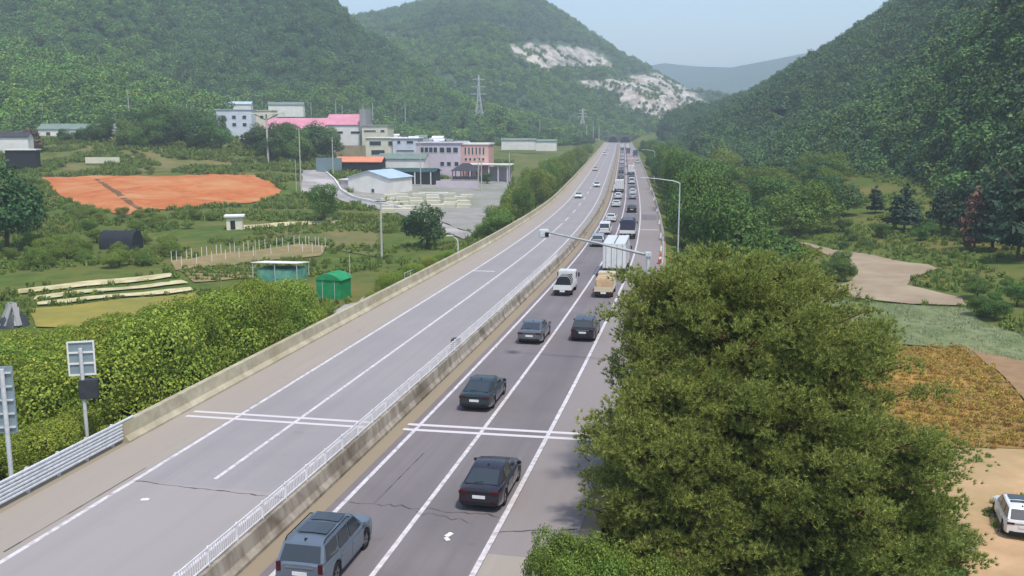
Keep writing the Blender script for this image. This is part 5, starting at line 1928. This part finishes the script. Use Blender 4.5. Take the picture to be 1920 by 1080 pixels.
def car(name, label, kind, pm, loc, rz, group, cat="car", roof_glass=False, rails=False, suffix_low=0.32):
    k = CAR[kind]
    L, W, H, wb, wr = k["L"], k["W"], k["H"], k["wb"], k["wr"]
    t = thing(name, label, cat, loc, rz, group)
    tx, tz = zip(*k["top"])
    R = wr + 0.06
    ys = sorted(set([round(v, 3) for v in list(np.linspace(-L / 2, L / 2, 15)) + list(tx)] + [round(s * wb / 2 + R * q, 3) for s in (-1, 1) for q in (-1.001, -1, -.92, -.7, -.4, 0, .4, .7, .92, 1, 1.001)]))
    def hw(y):
        e = (abs(y) - (L / 2 - 0.7)) / 0.7
        return W / 2 * (1 - (0.15 if y > 0 else 0.10) * max(0, e) ** 2)
    def zb(y):
        z = suffix_low - 0.08
        e = (abs(y) - (L / 2 - 0.3)) / 0.3
        z += 0.10 * max(0, e)
        for s in (-1, 1):
            d = abs(y - s * wb / 2)
            if d <= R:
                z = max(z, wr + math.sqrt(max(0, R * R - d * d)))
        return z
    mb = MB()
    n = 0
    for y in ys:
        w_, b, tp = hw(y), zb(y), float(np.interp(y, tx, tz))
        zs = tp - 0.07
        b = min(b, zs - 0.16)
        half = [(0, b), (w_ * 0.95, b), (w_ * 0.995, b + 0.06), (w_ * 1.0, (b + zs) / 2), (w_ * 0.985, zs - 0.06), (w_ * 0.93, zs + 0.02), (w_ * 0.80, tp), (w_ * 0.4, tp + 0.025), (0, tp + 0.03)]
        ring = [(x, y, z) for x, z in half] + [(-x, y, z) for x, z in half[-2:0:-1]]
        n = len(ring)
        mb.v += ring
    for i in range(len(ys) - 1):
        for j in range(n):
            j2 = (j + 1) % n
            mb.f.append((i * n + j, i * n + j2, (i + 1) * n + j2, (i + 1) * n + j))
    mb.f.append(tuple(range(n)))
    mb.f.append(tuple((len(ys) - 1) * n + j for j in range(n)))
    part("body", mb, pm, t, smooth=0.6)
    # cabin
    ya, yb, yc, yd = k["g"]
    wbse, wrf = W / 2 * k["cw"][0], W / 2 * k["cw"][1]
    za, zd = float(np.interp(ya, tx, tz)) - 0.03, float(np.interp(yd, tx, tz)) - 0.02
    zr_ = H - 0.04
    # ring of the cabin: base front, roof front, roof middle, roof rear, base rear
    def side(s):
        return [(s * wbse * 0.94, ya, za), (s * wrf * 0.97, yb, zr_ - 0.03), (s * wrf, (yb + yc) / 2, zr_ + 0.0), (s * wrf * 0.97, yc, zr_ - 0.05), (s * wbse * 0.95, yd, zd), (s * wbse, (yb + yc) / 2, (za + zd) / 2 - 0.02)]
    a, b = side(-1), side(1)
    cm = [(0, yb, zr_ + 0.01), (0, (yb + yc) / 2, zr_ + 0.04), (0, yc, zr_ - 0.01)]
    V = a + b + cm
    F = [(0, 6, 7, 12, 1), (1, 12, 13, 2), (12, 7, 8, 13), (2, 13, 14, 3), (13, 8, 9, 14), (3, 14, 9, 10, 4), (0, 1, 2, 5), (5, 2, 3, 4), (6, 11, 8, 7), (11, 10, 9, 8), (4, 10, 11, 6, 0, 5)]
    part("cabin", MB().add(V, F), pm, t, smooth=0.5, bevel=0.035)

    def patch(q, inset, off, nm, m, th=0.012):
        """a glass pane laid on four corners, drawn in a little and raised off the surface"""
        q = [Vector(v) for v in q]
        c = sum(q, Vector()) / 4
        nn = (q[1] - q[0]).cross(q[3] - q[0]).normalized()
        out = c - Vector((0, (yb + yc) / 2, za))
        if nn.dot(out) < 0:
            nn = -nn
        ix, iz = inset
        def uv(u, v):
            return q[0].lerp(q[1], u).lerp(q[3].lerp(q[2], u), v)
        P = [uv(ix, iz), uv(1 - ix, iz), uv(1 - ix, 1 - iz), uv(ix, 1 - iz)]
        top = [p + nn * off for p in P]
        return part(nm, MB().add(top + [p + nn * (off - th - 0.03) for p in P], [(0, 1, 2, 3), (7, 6, 5, 4), (0, 4, 5, 1), (1, 5, 6, 2), (2, 6, 7, 3), (3, 7, 4, 0)]), m, t)
    patch([a[0], b[0], b[1], a[1]], (0.05, 0.07), 0.035, "windshield", M_cglass)
    patch([a[4], b[4], b[3], a[3]], (0.07, 0.09), 0.035, "rear_window", M_cglass)
    for s, p in ((-1, a), (1, b)):
        def edge(y, lo):
            if lo:
                return Vector((s * (wbse + (0.0 if y == 0 else 0)), y, float(np.interp(y, [yd, (yb + yc) / 2, ya], [zd, (za + zd) / 2 - .02, za])))) 
            return Vector((s * wrf, y, float(np.interp(y, [yc, (yb + yc) / 2, yb], [zr_ - .05, zr_, zr_ - .03]))))
        def wx(y):
            return float(np.interp(y, [yd, (yb + yc) / 2, ya], [wbse * .95, wbse, wbse * .94]))
        def rx(y):
            return float(np.interp(y, [yc, (yb + yc) / 2, yb], [wrf * .97, wrf, wrf * .97]))
        def pb(y):
            v = edge(y, True)
            v.x = s * wx(y)
            return v
        def pt_(y):
            v = edge(y, False)
            v.x = s * rx(y)
            return v
        ym = -0.05 if kind != "van" else 0.4
        cuts = [(ya - 0.22, yb - 0.02, ym + 0.04, ym + 0.04), (ym - 0.04, ym - 0.04, ym - 0.98 if kind != "van" else ym - 1.2, max(ym - 0.9, yc + 0.1))]
        if kind in ("suv", "van", "hatch"):
            cuts.append((ym - 1.06 if kind != "van" else ym - 1.3, max(ym - 1.02, yc + 0.06) if kind != "van" else ym - 1.3, yd + 0.22, yc + 0.1))
        for y0b, y0t, y1b, y1t in cuts:
            if y0t - y1t < 0.12:
                y1t = y0t - 0.12
            patch([pb(y0b), pb(y1b), pt_(y1t), pt_(y0t)], (0.02, 0.10), 0.03, "side_window", M_cglass)
        # doors stand a little proud of the flank
        for d0, d1 in (((ya - 0.30), ym), (ym - 0.02, max(-wb / 2 + R * 0.55, ym - 1.05))):
            zlo, zhi = 0.36, (float(np.interp(0, tx, tz)) - 0.15)
            w_ = W / 2 * 1.0
            dr = part("door", MB().box((s * (w_ + 0.0015), (d0 + d1) / 2, (zlo + zhi) / 2), (0.02, abs(d0 - d1) - 0.02, zhi - zlo)), pm, t, bevel=0.008)
            part("handle", MB().box((s * (w_ + 0.022), d1 + 0.18, zhi - 0.08), (0.03, 0.2, 0.035)), pm, dr)
        part("mirror", MB().box((s * (wbse + 0.13), ya - 0.28, za + 0.10), (0.22, 0.12, 0.15)), pm, t, bevel=0.04)
        for e in (1, -1):
            wheel(t, s * (W / 2 - 0.115), e * wb / 2, wr, 0.22, s)
        zl = k["top"][1][1] - 0.16
        tall = kind in ("suv", "van")
        part("tail_lamp", MB().box((s * W / 2 * (0.72 if not tall else 0.78), -L / 2 + 0.005, zl), (W * 0.2 if not tall else 0.17, 0.06, 0.12 if not tall else 0.34)), M_tail, t, bevel=0.015)
        part("head_lamp", MB().box((s * W / 2 * 0.66, L / 2 - 0.03, 0.60), (W * 0.17, 0.12, 0.1)), M_head, t, bevel=0.02)
        part("fog_lamp", MB().box((s * W / 2 * 0.66, -L / 2 - 0.005, 0.44), (0.2, 0.05, 0.05)), M_tail, t)
        if rails:
            part("roof_rail", MB().tube([(s * wrf * 0.93, yb - 0.25, zr_ + 0.0), (s * wrf * 0.93, yb - 0.4, zr_ + 0.075), (s * wrf * 0.93, yc + 0.25, zr_ + 0.06), (s * wrf * 0.93, yc + 0.1, zr_ - 0.02)], 0.022, 6), M_trim, t)
    part("light_bar", MB().box((0, -L / 2 + 0.0, k["top"][1][1] - 0.15), (W * 0.52, 0.05, 0.045)), M_trim if kind == "sedan" else M_chrome, t)
    part("number_plate", MB().box((0, -L / 2 - 0.012, 0.72 if kind != "sedan" else 0.66), (0.54, 0.03, 0.13)), M_plate, t)
    part("number_plate", MB().box((0, L / 2 + 0.012, 0.40), (0.54, 0.03, 0.12)), M_plate, t)
    part("rear_bumper", MB().box((0, -L / 2 + 0.02, 0.36), (W * 0.80, 0.12, 0.16)), M_trim, t, bevel=0.03)
    part("front_bumper", MB().box((0, L / 2 - 0.03, 0.36), (W * 0.74, 0.12, 0.14)), M_trim, t, bevel=0.03)
    part("grille", MB().box((0, L / 2 - 0.02, 0.55), (W * 0.42, 0.08, 0.14)), M_trim, t, bevel=0.02)
    part("antenna", MB().prism([(yc + 0.12, zr_), (yc + 0.34, zr_ + 0.0), (yc + 0.16, zr_ + 0.085)], 'x', -0.02, 0.02), M_trim, t)
    part("wiper", MB().bar((-0.3, yd + 0.1, zd + 0.1), (0.1, yd + 0.14, zd + 0.14), 0.02), M_trim, t)
    if roof_glass:
        for y0, y1 in ((yb - 0.12, yb - 0.85), (yb - 1.0, yc + 0.7)):
            part("sunroof", MB().add([(-wrf * .72, y0, zr_ + .035), (wrf * .72, y0, zr_ + .035), (wrf * .72, y1, zr_ + .045), (-wrf * .72, y1, zr_ + .045), (0, y0, zr_ + .05), (0, y1, zr_ + .062)], [(0, 4, 5, 3), (4, 1, 2, 5)]), M_cglass, t)
    return t


def truck(name, label, loc, rz, group, L=8.0, W=2.4, H=3.4, cab=PT["white"], body="box", bm_=None, cat="lorry", cab_h=2.5, cab_l=1.75, load=None):
    """local forward is +Y"""
    t = thing(name, label, cat, loc, rz, group)
    big = W > 2.1
    wr = 0.48 if big else 0.31
    deck = wr * 2 + 0.06
    yf = L / 2
    cb = MB().prism([(yf - cab_l, wr + 0.05), (yf - 0.02, wr + 0.05), (yf, deck + 0.35), (yf - 0.28, cab_h), (yf - cab_l, cab_h)], 'x', -W / 2 * 0.97, W / 2 * 0.97)
    part("cab", cb, cab, t, bevel=0.06, smooth=0.5)
    part("windshield", MB().add([(-W * .43, yf - 0.055, deck + 0.45), (W * .43, yf - 0.055, deck + 0.45), (W * .41, yf - 0.262, cab_h - 0.15), (-W * .41, yf - 0.262, cab_h - 0.15)] + [(-W * .43, yf - 0.02, deck + 0.45), (W * .43, yf - 0.02, deck + 0.45), (W * .41, yf - 0.225, cab_h - 0.15), (-W * .41, yf - 0.225, cab_h - 0.15)],
                            [(4, 5, 6, 7), (0, 3, 2, 1), (0, 1, 5, 4), (1, 2, 6, 5), (2, 3, 7, 6), (3, 0, 4, 7)]), M_cglass, t)
    part("rear_window", MB().box((0, yf - cab_l - 0.01, cab_h - 0.55), (W * 0.62, 0.04, 0.5)), M_cglass, t)
    for s in (-1, 1):
        part("side_window", MB().box((s * W / 2 * 0.975, yf - cab_l * 0.55, cab_h - 0.5), (0.03, cab_l * 0.55, 0.55)), M_cglass, t)
        part("mirror", MB().box((s * (W / 2 + 0.16), yf - 0.25, cab_h - 0.55), (0.16, 0.08, 0.4)), M_trim, t, bevel=0.02)
        part("head_lamp", MB().box((s * W * 0.38, yf - 0.005, wr + 0.3), (0.3, 0.06, 0.16)), M_head, t)
        part("tail_lamp", MB().box((s * W * 0.38, -L / 2 - 0.02, deck - 0.22), (0.32, 0.06, 0.14)), M_tail, t)
        wheel(t, s * (W / 2 - 0.14), yf - cab_l * 0.62, wr, 0.26, s)
        wheel(t, s * (W / 2 - 0.14), -L / 2 + L * 0.2, wr, 0.26, s)
        if L > 7:
            wheel(t, s * (W / 2 - 0.14), -L / 2 + L * 0.2 + 1.2, wr, 0.26, s)
    part("chassis", MB().box((0, -0.1, deck - 0.17), (W * 0.5, L - 0.5, 0.2)), M_trim, t)
    part("rear_bumper", MB().box((0, -L / 2 + 0.02, wr + 0.05), (W * 0.86, 0.12, 0.14)), M_trim, t)
    part("number_plate", MB().box((0, -L / 2 - 0.05, wr + 0.22), (0.5, 0.03, 0.16)), M_plate, t)
    y0, y1 = -L / 2, yf - cab_l - 0.12
    if body == "box":
        part("cargo_box", MB().box((0, (y0 + y1) / 2, (deck + H) / 2), (W, y1 - y0, H - deck)), bm_ or PT["white"], t, bevel=0.04)
        for s in (-1, 1):
            dr = part("rear_door", MB().box((s * W * 0.235, y0 - 0.015, (deck + H) / 2), (W * 0.45, 0.04, H - deck - 0.16)), bm_ or PT["white"], t, bevel=0.01)
            for q in (0.12, 0.36):
                part("lock_rod", MB().tube([(s * W * q, y0 - 0.05, deck + 0.1), (s * W * q, y0 - 0.05, H - 0.1)], 0.022, 6), M_dgrey, dr)
            part("edge_rail", MB().box((s * (W / 2 + 0.005), (y0 + y1) / 2, H - 0.06), (0.05, y1 - y0, 0.12)), M_chrome, t)
        part("roof_seam", MB().box((0, (y0 + y1) / 2, H + 0.015), (0.1, y1 - y0 - 0.1, 0.03)), M_dgrey, t)
    else:
        part("bed", MB().box((0, (y0 + y1) / 2, deck), (W, y1 - y0, 0.1)), cab, t)
        hs = 0.38 if body == "bed" else 0.38
        for s in (-1, 1):
            part("side_board", MB().box((s * (W / 2 - 0.02), (y0 + y1) / 2, deck + 0.05 + hs / 2), (0.04, y1 - y0 - 0.02, hs)), cab, t)
        part("tailgate", MB().box((0, y0 + 0.02, deck + 0.05 + hs / 2), (W - 0.1, 0.04, hs)), cab, t)
        if body == "canvas":
            pr = [(-W / 2 * 0.98, deck + 0.3), (-W / 2 * 0.98, H - 0.35), (-W * 0.33, H - 0.05), (0, H), (W * 0.33, H - 0.05), (W / 2 * 0.98, H - 0.35), (W / 2 * 0.98, deck + 0.3)]
            part("canvas_cover", MB().prism(pr, 'y', y0 + 0.05, y1), bm_, t, bevel=0.05, smooth=0.4)
    return t


def veh_at(px, py, lane, L, nose_away=True):
    """the middle of a vehicle whose nearer end stands at this place in its lane"""
    y = road_y(px, py)
    y = y + L / 2
    return rd(y, lane, 0.012), (-heading(y) if nose_away else PI - heading(y))


LA, LB, SA, SB = -1.8, 1.75, -8.5, -12.0
GQ = "vehicles queuing toward the tunnel"
p, r = veh_at(600, 1096, LA, 4.85)
p = rd(32.7, -1.95, 0.012)
car("suv_car", "slate blue estate-like off-roader with roof glass and rails, nearest in the left lane", "suv", PT["slate"], p, r, GQ, "suv", True, True)
p, r = veh_at(905, 953, LB + 0.62, 4.9)
car("sedan_car", "dark plum saloon alone in the right lane, nearest there", "sedan", PT["maroon"], p, r, GQ)
p, r = veh_at(895, 776, LA + 0.6, 4.9)
car("sedan_car", "dark green saloon just beyond the white stripes in the left lane", "sedan", PT["green"], p, r, GQ)
p, r = veh_at(995, 648, LA + 0.6, 4.9)
car("sedan_car", "charcoal saloon in the left lane behind the white pickup", "sedan", PT["grey"], p, r, GQ)
p, r = veh_at(1098, 639, LB + 0.75, 4.4)
car("hatchback_car", "black hatchback in the right lane partly behind pine twigs", "hatch", PT["black"], p, r, GQ)
p, r = veh_at(1060, 557, LA + 0.15, 5.0)
t = truck("pickup_truck", "white light truck with an open bed carrying a dark bundle", p, r, GQ, 5.0, 1.75, 2.0, PT["white"], "bed", cat="truck", cab_h=1.98, cab_l=1.6)
b = thing("cargo_bundle", "dark tarpaulin bundle on the bed of the white light truck", "bundle", p + Vector((0, 0, 0.74)), r)
part("cover", MB().prism([(-0.72, 0), (-0.68, 0.7), (-0.4, 1.05), (0.4, 1.05), (0.68, 0.7), (0.72, 0)], 'y', -2.1, 0.4), M_net, b, bevel=0.12, smooth=0.9)
for yy in (-1.6, -0.8, 0):
    part("strap", MB().tube([(-0.75, yy, 0.02), (-0.71, yy, 0.72), (-0.41, yy, 1.08), (0.41, yy, 1.08), (0.71, yy, 0.72), (0.75, yy, 0.02)], 0.025, 5), W_white, b)
p, r = veh_at(1140, 558, LB + 0.5, 4.9)
t = truck("pickup_truck", "small cream truck with a beige covered load and dark tailgate", p, r, GQ, 4.9, 1.72, 2.05, PT["cream"], "bed", cat="truck", cab_h=1.95, cab_l=1.55)
b = thing("cargo_bundle", "beige sheeted load on the bed of the small cream truck", "load", p + Vector((0, 0, 0.74)), r)
part("cover", MB().box((0, -0.85, 0.55), (1.55, 2.9, 1.1)), mat("beige_sheet", lin((206, 178, 142)), lin((186, 156, 122)), 1.5, 0.8, bump=0.5), b, bevel=0.1, smooth=0.9)
for yy in (-1.9, -0.9, 0.1):
    part("strap", MB().box((0, yy, 1.11), (1.5, 0.06, 0.02)), M_trim, b)
p, r = veh_at(1166, 519, LB + 0.45, 9.5)
truck("box_lorry", "tall white box lorry with barred rear doors behind the steel boom", p, r, GQ, 9.5, 2.45, 3.75, PT["white"], "box", PT["white"], cab_h=2.7)
p, r = veh_at(1187, 449, LB + 0.2, 7.5)
truck("canvas_lorry", "lorry under a dark navy canvas in front of the white box lorry", p, r, GQ, 7.0, 2.3, 3.0, PT["white"], "canvas", PT["navy"], cab_h=2.5)
p, r = veh_at(1134, 464, LA, 4.85)
car("suv_car", "silver off-roader half hidden under the steel boom", "suv", PT["silver"], p, r, GQ, "suv")
p, r = veh_at(1141, 441, LA, 5.1)
van0 = car("van", "white van in the left lane level with the navy canvas lorry", "van", PT["white"], p, r, GQ, "van")
p, r = veh_at(1154, 417, LA, 4.9)
sed0 = car("sedan_car", "white saloon in front of the white van", "sedan", PT["white"], p, r, GQ)
p, r = veh_at(1193, 399, LB, 4.85)
suv0 = car("suv_car", "black off-roader in front of the navy canvas lorry", "suv", PT["black"], p, r, GQ, "suv")
p, r = veh_at(1190, 374, LB, 4.4)
hat0 = car("hatchback_car", "silver hatchback in front of the black off-roader", "hatch", PT["silver"], p, r, GQ)
p, r = veh_at(1187, 328, LB, 8.0)
tru0 = truck("box_lorry", "white box lorry with a tall rear about half way along the distant queue", p, r, GQ, 8.0, 2.4, 3.4, PT["white"], "box", PT["white"], cab_h=2.6)
for o in (van0, sed0, suv0, hat0, tru0):
    pass
for a in bpy.data.objects:
    if a.parent is not None:
        KIDS.setdefault(a.parent.name, []).append(a)


def repeat(src, label, loc, rz, pm=None, group=GQ):
    c = copy_tree(src)
    c.location = loc
    c.rotation_euler = (0, 0, rz)
    c["label"] = label
    c["group"] = group
    if pm is not None:
        stack = [o for o in bpy.data.objects if o.parent == c]
        for o in list(stack):
            stack += [k for k in bpy.data.objects if k.parent == o]
        for o in stack:
            if o.type == 'MESH' and o.name.split(".")[0] in ("body", "cabin", "door", "handle", "mirror", "cargo_box", "rear_door", "cab") and o.data.materials[0].name != "black_trim":
                o.material_slots[0].link = 'OBJECT'
                o.material_slots[0].material = pm
    return c


Q = [  # source, lane, px, py of the rear foot, paint, label
    (sed0, LA, 1161, 389, "white", "second white saloon ahead of the white van in the left lane"),
    (hat0, LA, 1163, 374, "white", "white hatchback behind the pale box truck in the left lane"),
    (tru0, LA, 1165, 361, "white", "pale box truck in the distant left lane among cars"),
    (sed0, LA, 1166, 347, "black", "black saloon ahead of the pale box truck in the left lane"),
    (suv0, LA, 1165, 336, "grey", "dark grey off-roader far up the left lane"),
    (hat0, LA, 1165, 326, "black", "black hatchback ahead of the dark grey off-roader, far up the left lane"),
    (sed0, LA, 1164, 316, "silver", "silver saloon ahead of the black hatchback, far up the left lane"),
    (hat0, LA, 1164, 307, "white", "tiny white hatchback far up the left lane beside a dusty pink lorry"),
    (sed0, LA, 1165, 300, "white", "tiny white saloon two places ahead of the silver one in the left lane"),
    (suv0, LA, 1166, 293, "white", "tiny white off-roader near the head of the left lane"),
    (sed0, LA, 1166, 287, "silver", "tiny silver saloon close to the tunnel in the left lane"),
    (sed0, LA, 1167, 282, "black", "tiny black saloon nearest to the tunnel in the left lane"),
    (sed0, LB, 1190, 358, "grey", "grey saloon in front of the silver hatchback in the right lane"),
    (van0, LB, 1190, 345, "white", "white van behind the half-way white box lorry"),
    (tru0, LB, 1184, 313, "pink", "dusty pink box lorry ahead of the half-way white box lorry"),
    (tru0, LB, 1182, 302, "pink", "second dusty pink box lorry, farther up the right lane"),
    (sed0, LB, 1181, 294, "white", "tiny white saloon ahead of the pink lorries in the right lane"),
    (tru0, LB, 1180, 288, "grey", "tiny grey box lorry close to the tunnel in the right lane"),
    (van0, LB, 1178, 282, "white", "tiny white van nearest to the tunnel in the right lane"),
    (sed0, LA, 1163, 303.5, "black", "tiny black saloon between the white ones far up the left lane"),
    (tru0, LA, 1168, 279, "white", "tiny white lorry first in the left lane before the tunnel"),
    (hat0, LB, 1190, 366, "white", "white hatchback squeezed between the silver hatchback and the grey saloon"),
    (sed0, LB, 1188, 336.5, "black", "black saloon between the white van and the half-way white lorry"),
    (suv0, LB, 1183, 307.5, "white", "white off-roader between the two dusty pink lorries"),
    (tru0, LB, 1180, 279, "white", "tiny white lorry first in the right lane before the tunnel"),
    (van0, 5.4, 1192, 286, "white", "tiny white van on the far hard shoulder ahead of the blue-grey lorry"),
    (tru0, 5.4, 1194, 293, "blue", "blue-grey box lorry pulled onto the far hard shoulder"),
    (van0, 5.4, 1194, 306, "white", "white van on the far hard shoulder behind the blue-grey lorry"),
]
for src, lane, px, py, pm, lb in Q:
    p, r = veh_at(px, py, lane, 5)
    repeat(src, lb, p, r, PT[pm])
GS = "cars coming the other way"
for src, lane, px, py, pm, lb in ((sed0, SB + 0.2, 1088, 373, "white", "white saloon coming toward the camera, nearest on the pale carriageway"), (hat0, SA, 1127, 352, "white", "white hatchback coming along the pale carriageway by the median"),
                                  (sed0, SB, 1117, 321, "cream", "cream saloon coming along the outer lane of the pale carriageway"), (van0, SB, 1131, 291, "white", "white van far off coming out of the tunnel"), (sed0, SB, 1134, 281, "white", "tiny white saloon following the van out of the tunnel")):
    p, r = veh_at(px, py, lane, 5, False)
    repeat(src, lb, p, r, PT[pm], GS)
# the parked car on the sandy ground
g = gnd(1918, 1019) + Vector((0.67, 2.1, 0))
car("crossover_car", "white crossover with black trim parked on the sandy ground at the right edge", "hatch", PT["white"], g + Vector((0, 0, 0.16)), -0.31, None, "car", True)
# debris and specks on the road
for i, (px, py, s) in enumerate(((272, 938, 0.35), (842, 1004, 0.35), (838, 1012, 0.3), (905, 640, 0.2), (930, 652, 0.15))):
    y = road_y(px, py)
    k = ray(px, py)
    tt = (float(zr(y)) - CAM_H) / k[2]
    P = Vector((k[0] * tt, k[1] * tt, float(zr(y)) + 0.012))
    d = thing("litter_scrap", ("pale scrap of litter on the near end of the oncoming carriageway", "upper of two white scraps beside the crack in the right lane", "lower of two white scraps beside the crack in the right lane", "pale scrap in the gutter beside the charcoal saloon", "smaller pale scrap in the gutter beside the charcoal saloon")[i], "litter", P, i)
    part("sheet", MB().box((0, 0, 0.02), (s, s * 0.6, 0.03)), W_white, d, bevel=0.008)
    part("fold", MB().box((s * 0.2, 0, 0.05), (s * 0.4, s * 0.4, 0.03), 0.5), W_white, d, bevel=0.008)
